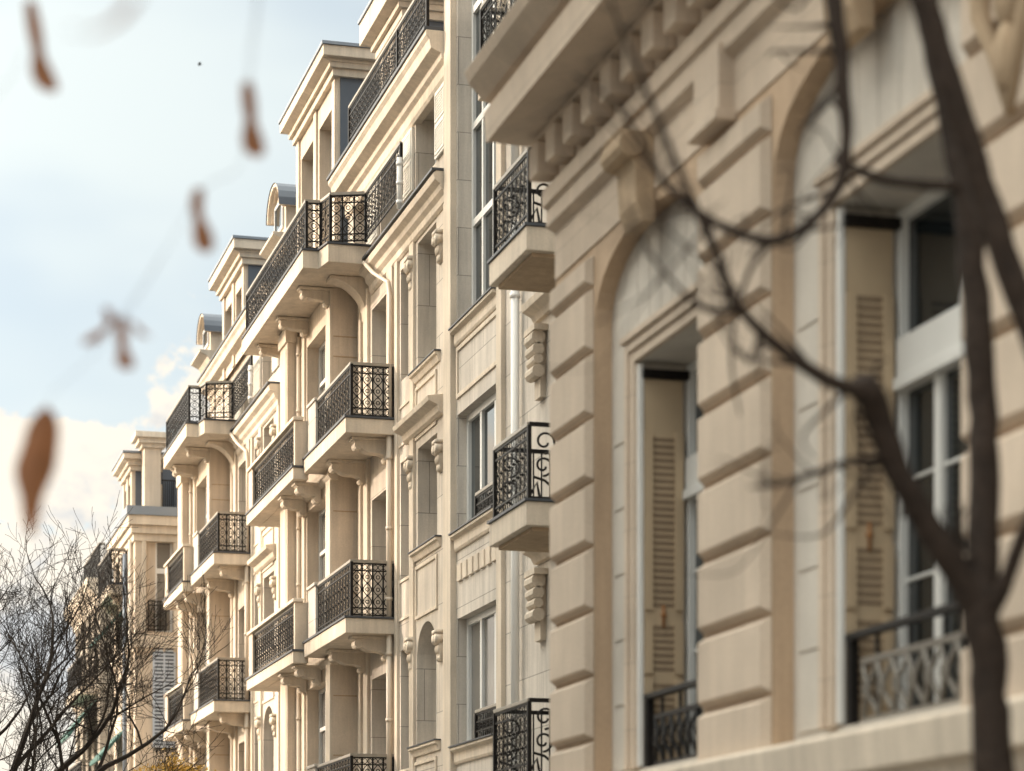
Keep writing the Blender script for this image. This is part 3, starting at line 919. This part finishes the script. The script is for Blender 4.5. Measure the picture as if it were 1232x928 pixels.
    m.build('ledge', 'trim', h, .01)
    # keystones and consoles
    for yc, w_ in ((18.05, .44), (13.9, .44), (9.6, .44)):
        m = MB(); m.prism_y([(XF, 7.15), (XF - .10, 7.15), (XF - .16, 7.3), (XF - .18, 7.6), (XF - .30, 7.86), (XF, 7.86)], yc - w_ / 2, yc + w_ / 2)
        m.tube([(XF - .2, yc - w_ / 2 - .03, 7.74), (XF - .2, yc + w_ / 2 + .03, 7.74)], .11, 12)
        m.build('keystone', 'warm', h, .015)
    for yc in (16.35, 12.0):
        m = MB(); m.box(XF - .13, XF, yc - .26, yc + .26, 7.44, 7.92); m.box(XF - .17, XF, yc - .30, yc + .30, 7.36, 7.438)
        m.build('console', 'block', h, .012)
    # carved cartouche on the pier behind the right tree
    for yc in (11.75, 7.2):
        m = MB(); m.ball((XF - .07, yc, 6.75), .20, .5, .8, 1.7, 12); m.ball((XF - .10, yc, 6.3), .12, .6, .8, 1.6, 10)
        for sg in (-1, 1):
            m.tube([(XF - .09, yc + sg * .10, 7.1), (XF - .12, yc + sg * .30, 6.95), (XF - .10, yc + sg * .30, 6.6), (XF - .09, yc + sg * .14, 6.35), (XF - .08, yc, 6.0)], [.05, .07, .06, .05, .03], 8)
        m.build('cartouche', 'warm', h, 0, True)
    wb = MB().box(XF - .014, XF + .05, y0 + .02, y1 - .02, 7.40, 7.83); wb.build('wall_band', 'block', h)
    # entablature
    m = MB(); moulding(m, XF, y0, y1, ((.02, 7.82), (.09, 7.86), (.09, 8.02), (.13, 8.03), (.13, 8.18), (.06, 8.2), (.06, 8.24)))
    m.build('architrave', 'block', h, .01)
    m = MB(); moulding(m, XF, y0, y1, ((.04, 8.24), (.04, 8.56), (.20, 8.60), (.20, 8.64)))
    m.build('frieze', 'block', h)
    yy = y0 + .1
    while yy < y1 - .15:
        MB().box(XF - .24, XF - .041, yy, yy + .26, 8.27, 8.555).build('dentil', 'block', h, .015); yy += .52
    m = MB(); moulding(m, XF, y0, y1 + .25, ((.12, 8.645), (.56, 8.66), (.58, 8.64), (.60, 8.92), (.50, 8.93), (.50, 8.98), (.60, 9.02), (.74, 9.16), (.78, 9.26), (.1, 9.34)))
    m.build('cornice', 'block', h, .012)
    MB().box(XF - .5, XN + 9, y0, y1 + .1, 9.345, 9.5).build('roof', 'zinc', h)


stone_building()


# ------------------------------------------------------------------ projecting house with a flat zinc ledge
def far_house():
    h = thing('apartment_building', 'cream house with grey zinc ledge and end wall facing the camera, past the balconies', 'building', (12, 69, 0))
    X, y0, y1 = 7.67, 66.0, 71.3
    ops = [(66.6, 67.5, 9.9, 12.4, .4), (68.4, 69.4, 9.9, 12.4, .4), (70.1, 70.9, 9.9, 12.4, .4), (66.6, 67.5, 6.4, 9.0), (68.4, 69.4, 6.4, 9.0), (66.6, 67.5, 3.0, 5.6), (68.4, 69.4, 3.0, 5.6)]
    w = MB(); wall_front(w, X, y0 + .012, y1, 0, 12.6, ops, .3)
    # end wall facing the camera with its own openings (built on the x axis)
    eo = [(7.98, 8.70, 9.85, 12.45), (8.16, 8.74, 6.6, 9.5), (8.28, 8.84, 2.8, 6.0)]
    xs = sorted({X, 9.6, *[o[0] for o in eo], *[o[1] for o in eo]}); zs = sorted({0, 12.6, *[o[2] for o in eo], *[o[3] for o in eo]})
    for i in range(len(xs) - 1):
        for j in range(len(zs) - 1):
            xm, zm = (xs[i] + xs[i + 1]) / 2, (zs[j] + zs[j + 1]) / 2
            if not any(o[0] < xm < o[1] and o[2] < zm < o[3] for o in eo):
                w.quad((xs[i], y0, zs[j]), (xs[i + 1], y0, zs[j]), (xs[i + 1], y0, zs[j + 1]), (xs[i], y0, zs[j + 1]))
    for a, b, c, d in eo:
        for p, q in (((a, c), (a, d)), ((b, c), (b, d)), ((a, d), (b, d)), ((a, c), (b, c))):
            w.quad((p[0], y0, p[1]), (q[0], y0, q[1]), (q[0], y0 + .25, q[1]), (p[0], y0 + .25, p[1]))
    w.build('wall', 'cream', h)
    MB().box(X + .32, X + 8, y0 + .27, y1 - .01, 0, 12.58).build('core', 'cream', h)
    for o in ops: window(h, X, *o[:4], .3, 2, (.7,), 'greyframe', 'glass')
    for i, (a, b, c, d) in enumerate(eo):
        f = MB(); fw = .06; ys = y0 + .17
        x_in = a + .30 if i == 0 else a + fw
        f.box(x_in - .05, x_in, ys, ys + .09, c, d)
        if not i: MB().box(a + .001, x_in - .051, ys - .04, ys + .09, c + .001, d - .001).build('reveal', 'cream', h)
        f.box(b - fw, b, ys, ys + .09, c, d); f.box(x_in, b - fw, ys + .003, ys + .09, d - fw, d); f.box(x_in, b - fw, ys + .003, ys + .09, c, c + fw)
        f.box(x_in, b - fw, ys - .005, ys + .09, c + (d - c) * .62, c + (d - c) * .62 + .14)
        wo = f.build('window', 'white', h)
        MB().box(x_in - .02, b - .001, ys + .04, ys + .06, c + .001, d - .001).build('pane', 'curtain', wo)
        if i:
            s = MB(); s.box(a - .02, b + .02, y0 - .05, y0 - .004, c + .1, d)
            k = c + .2
            while k < d - .1:
                s.box(a + .04, (a + b) / 2 - .03, y0 - .062, y0 - .049, k, k + .05); s.box((a + b) / 2 + .03, b - .04, y0 - .062, y0 - .049, k, k + .05); k += .1
            so = s.build('shutter', 'blueshutter', h)
            for q0, q1 in ((a + .03, (a + b) / 2 - .025), ((a + b) / 2 + .025, b - .03)):
                g = MB(); k = c + .16
                while k < d - .08: g.box(q0, q1, y0 - .066, y0 - .0505, k, k + .05); k += .1
                g.build('louvre_dark_strips', 'slate', so)
    t = MB()
    frame_y = y0 - .03
    for a, b, c, d in eo[:1]:
        for q in ((a - .14, a - .02, c, d + .14), (b + .02, b + .14, c, d + .14)): t.box(q[0], q[1], y0 - .04, y0 + .01, q[2], q[3])
        t.box(a - .02, b + .02, y0 - .038, y0 + .01, d + .02, d + .14)
    for p, z0, z1 in ((.06, 9.3, 9.4), (.12, 9.4005, 9.62), (.05, 9.6205, 9.75), (.05, 12.3, 12.5), (.12, 12.5005, 12.72), (.20, 12.7205, 12.98)):
        t.box(X - p, 9.6, y0 - p, y1, z0, z1)
    t.build('cornice', 'trim', h, .01)
    MB().box(X - .25, 9.7, y0 - .25, y1 + .02, 12.982, 13.22).build('roof', 'zinc', h)
    ironr = MB(); ironwork(ironr, (8.02, y0 - .03), (8.5, y0 - .03), 9.86, .85, .19); ironr.build('window_guard', 'iron', h)
    # balcony and pipes on the street front
    balcony(h, [(7.15, 67.8), (X - .001, 67.8), (X - .001, 71.2), (7.15, 71.2)], 11.1, 11.36, [(X - .02, 67.9), (7.22, 67.9), (7.22, 71.15)], .95, [(X, 7.3, 68.3, 11.09, .4), (X, 7.3, 70.4, 11.09, .4)], .2)
    pipe(h, [(7.6, 66.5, 12.4), (7.6, 66.5, 3)], .06, 'pipe'); pipe(h, [(7.58, 67.7, 12.2), (7.58, 67.7, 3)], .06, 'zinc')
    # attic block and stair tower with its own rail
    dormer(h, 7.95, 68.9, 71.2, 13.23, 14.75, 15.2, [(69.2, 69.95, 13.4, 14.5), (70.2, 70.9, 13.4, 14.5)], .3, 1.8)
    tw = MB(); tw.box(8.16, 8.62, 68.0, 68.6, 13.23, 15.25); tw.box(8.63, 9.6, 68.3, 69.6, 13.23, 14.3)
    to = tw.build('stair_tower', 'cream', h, .01)
    t = MB(); t.box(8.08, 8.70, 67.92, 68.68, 15.252, 15.36); t.box(7.98, 8.80, 67.82, 68.78, 15.362, 15.5); t.box(7.88, 8.90, 67.72, 68.88, 15.502, 15.66)
    t.build('cornice', 'trim', to, .01)
    MB().box(8.70, 9.0, 68.27, 68.31, 13.3, 14.9).build('door', 'slate', to)
    r = MB()
    for k in range(9): r.tube([(8.64 + k * .06, 67.7, 13.22), (8.64 + k * .06, 67.7, 14.3)], .014, 4)
    r.tube([(8.6, 67.7, 14.3), (9.2, 67.7, 14.3)], .025, 4); r.build('railing', 'iron', h)
    MB().box(9.0, 9.6, 67.6, 68.29, 13.23, 14.4).build('slate_attic', 'slate', h)
    # folding cloth awnings over the street windows
    for z in (9.9, 6.5):
        a = MB(); a.prism_y([(X - .02, z + .9), (X - .75, z + .1), (X - .75, z), (X - .70, z), (X - .02, z + .82)], 68.2, 70.9); a.build('awning', 'awning', h)


far_house()


def last_house():
    h = thing('apartment_building', 'farthest old brownish house with iron railed roof terrace, behind the fine twigged tree', 'building', (12, 84, 0))
    X, y0, y1 = 8.0, 78.6, 87
    ops = []
    for z in (10.1, 6.6, 3.2):
        for k in range(4): ops.append((79.4 + k * 1.95, 80.5 + k * 1.95, z, z + 2.2, .3))
    w = MB(); wall_front(w, X, y0, y1, 0, 13, ops, .3); w.build('wall', 'far', h)
    MB().box(X + .32, X + 8, y0 - .001, y1, 0, 12.95).build('core', 'far', h)
    for o in ops: window(h, X, *o[:4], .3, 2, (.7,), 'greyframe', 'glass')
    c = MB(); moulding(c, X, y0 - .05, y1, ((.05, 12.3), (.1, 12.5), (.35, 12.75), (.42, 12.95), (.42, 13.1)))
    for z in (9.5, 6.0): moulding(c, X, y0 - .04, y1, ((.03, z), (.12, z + .06), (.12, z + .18), (.05, z + .22)))
    c.build('cornice', 'trim', h, .01)
    railing(h, [(X + 1.6, y0 + .1), (X, y0 + .1), (X, y1 - 3.2)], 13.12, 1.1, .24, 'terrace_railing')
    for z in (9.4, 6.0):
        balcony(h, [(7.4, 79.1), (X - .001, 79.1), (X - .001, 84), (7.4, 84)], z, z + .25, [(X - .02, 79.2), (7.46, 79.2), (7.46, 83.9)], .95, (), .24)
    for z in (8.0, 4.6):
        a = MB(); a.prism_y([(X - .02, z + 1.3), (X - .95, z + .15), (X - .95, z), (X - .90, z), (X - .02, z + 1.22)], 79.4, 83.5); a.build('awning', 'awning', h)
    # ornate side
    q = MB()
    for z in (4, 7.4, 10.8):
        for x in (8.25, 9.2): q.box(x, x + .5, y0 - .06, y0 - .003, z, z + 1.5)
    q.build('blind_panel', 'trim', h, .01)
    MB().prism_y([(X + 2.4, 13.0), (X + 3.2, 14.2), (X + 7, 14.2), (X + 8, 13.0)], y0 + .1, y1).build('roof', 'slate', h)


last_house()


# ------------------------------------------------------------------ unseen houses across the street, the tall one added to keep low sun off
def opposite(label, y0, y1, z1, x=-12.5):
    h = thing('apartment_building', label, 'building', (x - 5, (y0 + y1) / 2, 0))
    b = MB().box(x - 9, x, y0, y1, -.1, z1); b.build('wall', 'grey_ashlar', h)
    MB().prism_y([(x - 9, z1 + .01), (x - 8, z1 + 2.2), (x - 1.2, z1 + 2.2), (x - .1, z1 + .01)], y0, y1).build('roof', 'slate', h)
    c = MB(); c.box(x - .002, x + .35, y0, y1, z1 - .4, z1 + .005); c.build('cornice', 'trim', h, .01)
    n = int((y1 - y0) / 2.6)
    for j in range(int(z1 / 3.3)):
        for k in range(n):
            yy = y0 + 1.0 + k * 2.6; z = 1.0 + j * 3.3
            f = MB(); f.box(x + .002, x + .06, yy - .08, yy + 1.18, z - .08, z + 2.08)
            w = f.build('window', 'white', h)
            MB().box(x + .055, x + .066, yy + .02, yy + 1.08, z + .02, z + 1.98).build('pane', 'glass', w)


opposite('tall pale house added across the street to shade the stone building, outside the picture', 10, 51.3, 23.5)
opposite('low pale house across the street from the bay fronted houses, outside the picture', 54, 78, 8.4)


# ------------------------------------------------------------------ trees
def smooth_path(pts, rad, sub=4, wob=0.0):
    P = [Vector(p) for p in pts]; out = []; ro = []
    n = len(P)
    for i in range(n - 1):
        p0 = P[max(i - 1, 0)]; p1 = P[i]; p2 = P[i + 1]; p3 = P[min(i + 2, n - 1)]
        for k in range(sub):
            t = k / sub
            q = 0.5 * ((2 * p1) + (p2 - p0) * t + (2 * p0 - 5 * p1 + 4 * p2 - p3) * t * t + (-p0 + 3 * p1 - 3 * p2 + p3) * t ** 3)
            out.append(q); ro.append(rad[i] + (rad[i + 1] - rad[i]) * t)
    out.append(P[-1]); ro.append(rad[-1])
    if wob:
        for i in range(1, len(out) - 1):
            out[i] = out[i] + noise.noise_vector(out[i] * 6) * wob * ro[i]
            ro[i] *= 1 + .16 * noise.noise(out[i] * 11)
    return out, ro


LIMBS = {
    'main': ([(4.668, 9.395, 3.052), (4.714, 9.441, 3.469), (4.727, 9.497, 4.017), (4.694, 9.565, 4.714), (4.632, 9.642, 5.237), (4.559, 9.721, 5.767), (4.478, 9.803, 6.448), (4.36, 9.895, 7.283)], [.082, .078, .074, .07, .066, .06, .052, .04]),
    'stem2': ([(5.035, 8.982, -.033), (4.994, 8.941, 1.686), (4.92, 8.91, 3.046), (4.748, 8.906, 3.818), (4.529, 8.914, 4.379), (4.344, 8.914, 4.901), (4.161, 8.912, 5.418), (3.996, 8.906, 5.929), (3.785, 8.913, 6.567)], [.10, .085, .075, .07, .066, .064, .06, .05, .03]),
    'left': ([(4.668, 9.395, 2.98), (4.478, 9.369, 3.252), (4.284, 9.345, 3.519), (4.159, 9.302, 3.765), (4.081, 9.246, 3.852)], [.08, .07, .064, .066, .07]),
    'leftthin': ([(4.10, 9.25, 3.84), (3.886, 9.222, 3.886), (3.687, 9.199, 3.987), (3.497, 9.174, 4.137), (3.358, 9.135, 4.384), (3.205, 9.1, 4.661), (3.044, 9.067, 4.981), (2.935, 9.019, 5.167), (2.834, 8.969, 5.365)], [.045, .034, .03, .027, .022, .017, .012, .009, .006]),
    'twig1': ([(3.513, 9.196, 4.137), (3.359, 9.187, 4.131), (3.229, 9.171, 4.201), (3.101, 9.154, 4.337), (2.989, 9.133, 4.521)], [.02, .014, .009, .006, .004]),
    'arc': ([(4.048, 9.67, 6.9), (4.06, 9.64, 5.9), (4.084, 9.619, 5.678), (4.109, 9.57, 5.307), (4.114, 9.527, 4.904), (3.996, 9.519, 4.662), (3.785, 9.536, 4.535), (3.541, 9.562, 4.593), (3.329, 9.579, 4.731), (3.212, 9.57, 4.909), (3.077, 9.566, 5.069), (2.915, 9.569, 5.158)], [.06, .056, .05, .04, .034, .028, .028, .022, .016, .012, .009, .006]),
    'horiz': ([(4.11, 9.637, 4.93), (4.307, 9.599, 4.857), (4.444, 9.56, 4.835), (4.66, 9.55, 4.828)], [.02, .022, .022, .024]),
    'twigl': ([(4.275, 9.4, 3.574), (4.082, 9.349, 3.586), (3.893, 9.298, 3.515), (3.706, 9.246, 3.448), (3.545, 9.187, 3.416)], [.024, .02, .018, .014, .006]),
    'right': ([(4.695, 9.387, 2.9), (4.737, 9.272, 3.108), (4.785, 9.155, 3.353), (4.87, 9.027, 3.611)], [.05, .04, .035, .03]),
    'arc2': ([(3.785, 9.536, 4.535), (3.755, 9.751, 4.442), (3.757, 9.958, 4.169), (3.864, 10.136, 3.92)], [.014, .01, .008, .004]),
    'over': ([(4.42, 9.85, 6.9), (4.0, 9.6, 7.0), (3.0, 8.8, 6.7), (2.0, 8.0, 6.2), (1.292, 7.425, 5.532)], [.04, .034, .026, .018, .012]),
    't1': ([(1.292, 7.425, 5.532), (1.247, 7.437, 4.887), (1.237, 7.44, 4.5), (1.215, 7.446, 4.346), (1.212, 7.447, 4.248)], [0.0024, 0.0014, 0.0011, 0.0008, 0.0008]),
    't2': ([(1.292, 7.425, 5.532), (1.262, 7.433, 4.7), (1.225, 7.445, 4.3), (1.193, 7.452, 3.998), (1.086, 7.482, 3.918), (.969, 7.514, 3.727), (.87, 7.542, 3.559), (.745, 7.576, 3.392), (.636, 7.606, 3.289), (.611, 7.613, 3.237)], [0.0024, 0.0016, 0.0011, 0.0011, 0.0010, 0.0008, 0.0008, 0.0007, 0.0007, 0.0005]),
    't3': ([(1.6, 7.7, 5.85), (1.0, 7.65, 5.6), (.621, 7.61, 5.274), (.571, 7.624, 4.707), (.562, 7.627, 4.5)], [0.0022, 0.0016, 0.0014, 0.0011, 0.0008]),
    't4': ([(.621, 7.61, 5.274), (.2, 7.7, 4.9), (.1, 7.74, 4.4), (.224, 7.721, 3.985), (.472, 7.652, 4.217), (.547, 7.631, 4.346)], [0.0016, 0.0014, 0.0011, 0.0011, 0.0008, 0.0008]),
    't5': ([(.969, 7.514, 3.727), (.87, 7.542, 3.572), (.82, 7.555, 3.508), (.79, 7.564, 3.547)], [0.0008, 0.0008, 0.0007, 0.0005]),
    't6': ([(1.292, 7.425, 5.532), (1.0, 5.6, 4.6), (.775, 4.455, 3.804), (.641, 4.492, 3.464), (.529, 4.523, 3.348)], [0.0024, 0.0016, 0.0011, 0.0008, 0.0008]),
}
LEAVES = [
    ([(.562, 7.627, 4.5), (.581, 7.621, 4.384), (.596, 7.617, 4.294), (.626, 7.609, 4.212)], .034, 'curled brown leaf at the upper left corner'),
    ([(1.212, 7.447, 4.248), (1.22, 7.445, 4.165), (1.227, 7.442, 4.088), (1.24, 7.439, 4.011)], .033, 'narrow brown leaf highest and farthest right among the hanging leaves'),
    ([(1.068, 7.487, 3.918), (1.061, 7.489, 3.856), (1.078, 7.484, 3.791), (1.088, 7.481, 3.714)], .030, 'waisted orange brown leaf hanging in the middle of the sky'),
    ([(.84, 7.55, 3.52), (.837, 7.551, 3.443), (.845, 7.548, 3.397), (.852, 7.546, 3.353)], .026, 'small reddish leaf in the tattered cluster'),
    ([(.79, 7.564, 3.547), (.803, 7.56, 3.5), (.765, 7.571, 3.464), (.726, 7.582, 3.431)], .022, 'pale torn leaf in the tattered cluster'),
    ([(.82, 7.555, 3.508), (.87, 7.55, 3.5), (.90, 7.548, 3.47), (.92, 7.546, 3.46)], .016, 'tiny curled leaf in the tattered cluster'),
    ([(.611, 7.613, 3.242), (.596, 7.617, 3.134), (.571, 7.624, 3.005), (.564, 7.626, 2.838)], .056, 'largest brown leaf, hanging lowest over the white clouds'),
    ([(.529, 4.523, 3.348), (.492, 4.533, 3.302), (.447, 4.546, 3.282), (.41, 4.556, 3.286)], .014, 'grey curled leaf at the top edge of the sky'),
]


def add_leaf(mb, pts, w):
    c, _ = smooth_path(pts, [1] * len(pts), 4)
    n = len(c); vs = []; fs = []
    for i, p in enumerate(c):
        t = i / (n - 1)
        if w > .05: hw = 1.1 * w * (math.sin(math.pi * t ** .8) ** 1.1 + .12 * (t > .8)) * (1 + .10 * math.sin(t * 13))
        else: hw = 1.15 * w * (.40 + .74 * t ** .8) * (1 - t ** 12) * (1 - .4 * math.exp(-((t - .48) / .17) ** 2))
        tw = .5 + t * 1.3
        sx = Vector((math.cos(.3), -math.sin(.3) * math.cos(tw), 0)).normalized()
        fold = Vector((0.0, 1, 0)) * hw * .5
        for k in range(5):
            q = (k - 2) / 2
            vs.append(tuple(p + sx * (q * hw) + fold * abs(q)))
    for i in range(n - 1):
        for k in range(4):
            fs.append((i * 5 + k, i * 5 + k + 1, (i + 1) * 5 + k + 1, (i + 1) * 5 + k))
    mb.add(vs, fs)


def near_tree():
    t = thing('bare_tree', 'dark forked tree with a few brown leaves, close in front of the stone building', 'tree', (4.77, 9.37, 0))
    m = MB()
    p, r = smooth_path([(4.77, 9.367, -.05), (4.753, 9.371, 1.157), (4.733, 9.377, 2.298), (4.702, 9.385, 2.751), (4.668, 9.395, 3.08)], [.15, .105, .088, .083, .078], 5, .3)
    m.tube(p, r, 14)
    m.build('trunk', 'bark', t, 0, True)
    for k, (pts, rad) in LIMBS.items():
        m = MB(); p, r = smooth_path(pts, [q * .86 for q in rad] if rad[0] > .02 else rad, 6, .3)
        m.tube(p, r, 12)
        if k == 'left': m.ball((4.075, 9.25, 3.86), .07, 1, 1, .9, 10)
        if k in ('leftthin', 'arc', 'left', 'twig1', 'twigl'):
            rr = random.Random(len(pts))
            for i in range(3, len(p) - 2, 2):
                a = p[i]; d = Vector((rr.uniform(-1, .5), rr.uniform(-.3, .3), rr.uniform(-.8, .9))) * rr.uniform(.15, .62)
                e = Vector((rr.uniform(-.1, .1), 0, rr.uniform(-.12, .12)))
                r0 = min(.014, r[i] * .45)
                q, r2 = smooth_path([a, a + d * .35 + e * .6, a + d * .7 + e, a + d], [r0, r0 * .7, r0 * .45, .0025], 4, .3)
                m.tube(q, r2, 6)
                if rr.random() < .6:
                    g = q[7]; d2 = Vector((rr.uniform(-1, 1), rr.uniform(-.3, .3), rr.uniform(-1, 1))) * .2
                    m.tube([g, g + d2 * .5 + e * .3, g + d2], [r0 * .5, r0 * .35, .002], 5)
        m.build('branch', 'bark', t, 0, True)
    for pts, w, lab in LEAVES:
        m = MB(); add_leaf(m, pts, w)
        m.build('leaf', 'leaf', t, 0, True, lab)


near_tree()


def bare_crown(mb, p, d, ln, r, lev, rnd, limit, thin=0.0042):
    """Recursive bare branching, each shoot a short wobbling tube."""
    n = 4 if lev < 3 else 3
    pts = [p]; q = Vector(p); dd = Vector(d)
    for i in range(n):
        dd = (dd + Vector((rnd.gauss(0, .16), rnd.gauss(0, .16), rnd.gauss(.05, .12)))).normalized()
        q = q + dd * (ln / n); pts.append(q.copy())
    rad = [max(thin, r * (1 - .45 * i / n)) for i in range(n + 1)]
    mb.tube(pts, rad, 5 if lev < 2 else 3, False)
    if lev >= limit: return
    kids = (3, 3, 3, 4, 3, 2)[min(lev, 5)]
    for k in range(kids):
        t = .28 + .72 * (k + rnd.random() * .8) / kids
        i = min(n - 1, int(t * n)); f = t * n - i
        s = pts[i].lerp(pts[i + 1], min(1, f))
        an = rnd.uniform(.45, 1.15); ax = rnd.uniform(0, 2 * math.pi)
        side = dd.orthogonal().normalized(); s2 = dd.cross(side)
        nd = (dd * math.cos(an) + (side * math.cos(ax) + s2 * math.sin(ax)) * math.sin(an) + Vector((0, 0, .22))).normalized()
        bare_crown(mb, s, nd, ln * rnd.uniform(.52, .74), rad[i] * .58, lev + 1, rnd, limit, thin)
    bare_crown(mb, pts[-1], dd, ln * .66, rad[-1] * .9, lev + 1, rnd, limit, thin)


def far_tree(name, label, loc, seed, h0, dirs, ln, limit, leaf=None):
    t = thing(name, label, 'tree', loc)
    rnd = random.Random(seed)
    x, y, _ = loc
    m = MB(); p, r = smooth_path([(x, y, -.05), (x + .06, y, h0 * .5), (x, y, h0)], [.2, .15, .12], 5, .4)
    m.tube(p, r, 10); m.build('trunk', 'twig', t, 0, True)
    c = MB()
    for d in dirs:
        bare_crown(c, Vector((x, y, h0 - .15)), Vector(d).normalized(), ln, .10 if limit > 4 else .06, 0, rnd, limit)
    c.build('crown', 'twig', t)
    if leaf:
        l = MB()
        vs = c.v[::7]
        for v in vs:
            if rnd.random() < leaf[1]:
                for _ in range(7):
                    o = Vector(v) + Vector((rnd.gauss(0, .12), rnd.gauss(0, .12), rnd.gauss(0, .12)))
                    a = Vector((rnd.gauss(0, 1), rnd.gauss(0, 1), rnd.gauss(0, 1))).normalized() * rnd.uniform(.04, .075); b = a.orthogonal().normalized() * .03
                    l.add([tuple(o - a), tuple(o + b), tuple(o + a), tuple(o - b)], [(0, 1, 2, 3)])
        l.build('foliage', leaf[0], t)
    return t


far_tree('bare_tree', 'fine twigged bare tree at lower left, dark against the white clouds', (2.7, 45.8, 0), 5, 3.0,
         [(-.2, .1, 1), (.5, .1, .9), (.3, -.4, 1), (-.8, .2, .8), (1.0, .2, .5), (.1, .6, .9)], 2.85, 5)
far_tree('leafy_tree', 'small tree with yellow leaves under the farther bay fronted house\'s lowest balcony', (7.35, 54.6, 0), 9, 3.5,
         [(-.1, .1, 1), (.3, -.3, .9), (-.5, .3, .8), (.2, .5, .8)], .92, 4, ('yellow', 1.1))


# ------------------------------------------------------------------ a distant bird
b = MB(); c = Vector((17.09, 119.8, 44.8))
b.ball(tuple(c), .05, 1.9, 1, 1, 8)
for sg in (-1, 1):
    b.add([tuple(c + Vector(v)) for v in ((-.05, sg * .04, .03), (.09, sg * .04, .03), (.05, sg * .18, .06), (-.03, sg * .26, .03), (-.06, sg * .16, .05))], [(0, 1, 2, 3, 4)])
b.add([tuple(c + Vector(v)) for v in ((.08, 0, 0), (.16, .03, .01), (.16, -.03, .01))], [(0, 1, 2)])
bo = b.build('bird', 'bird')
bo['label'] = 'tiny dark bird flying high in the pale sky'; bo['category'] = 'bird'
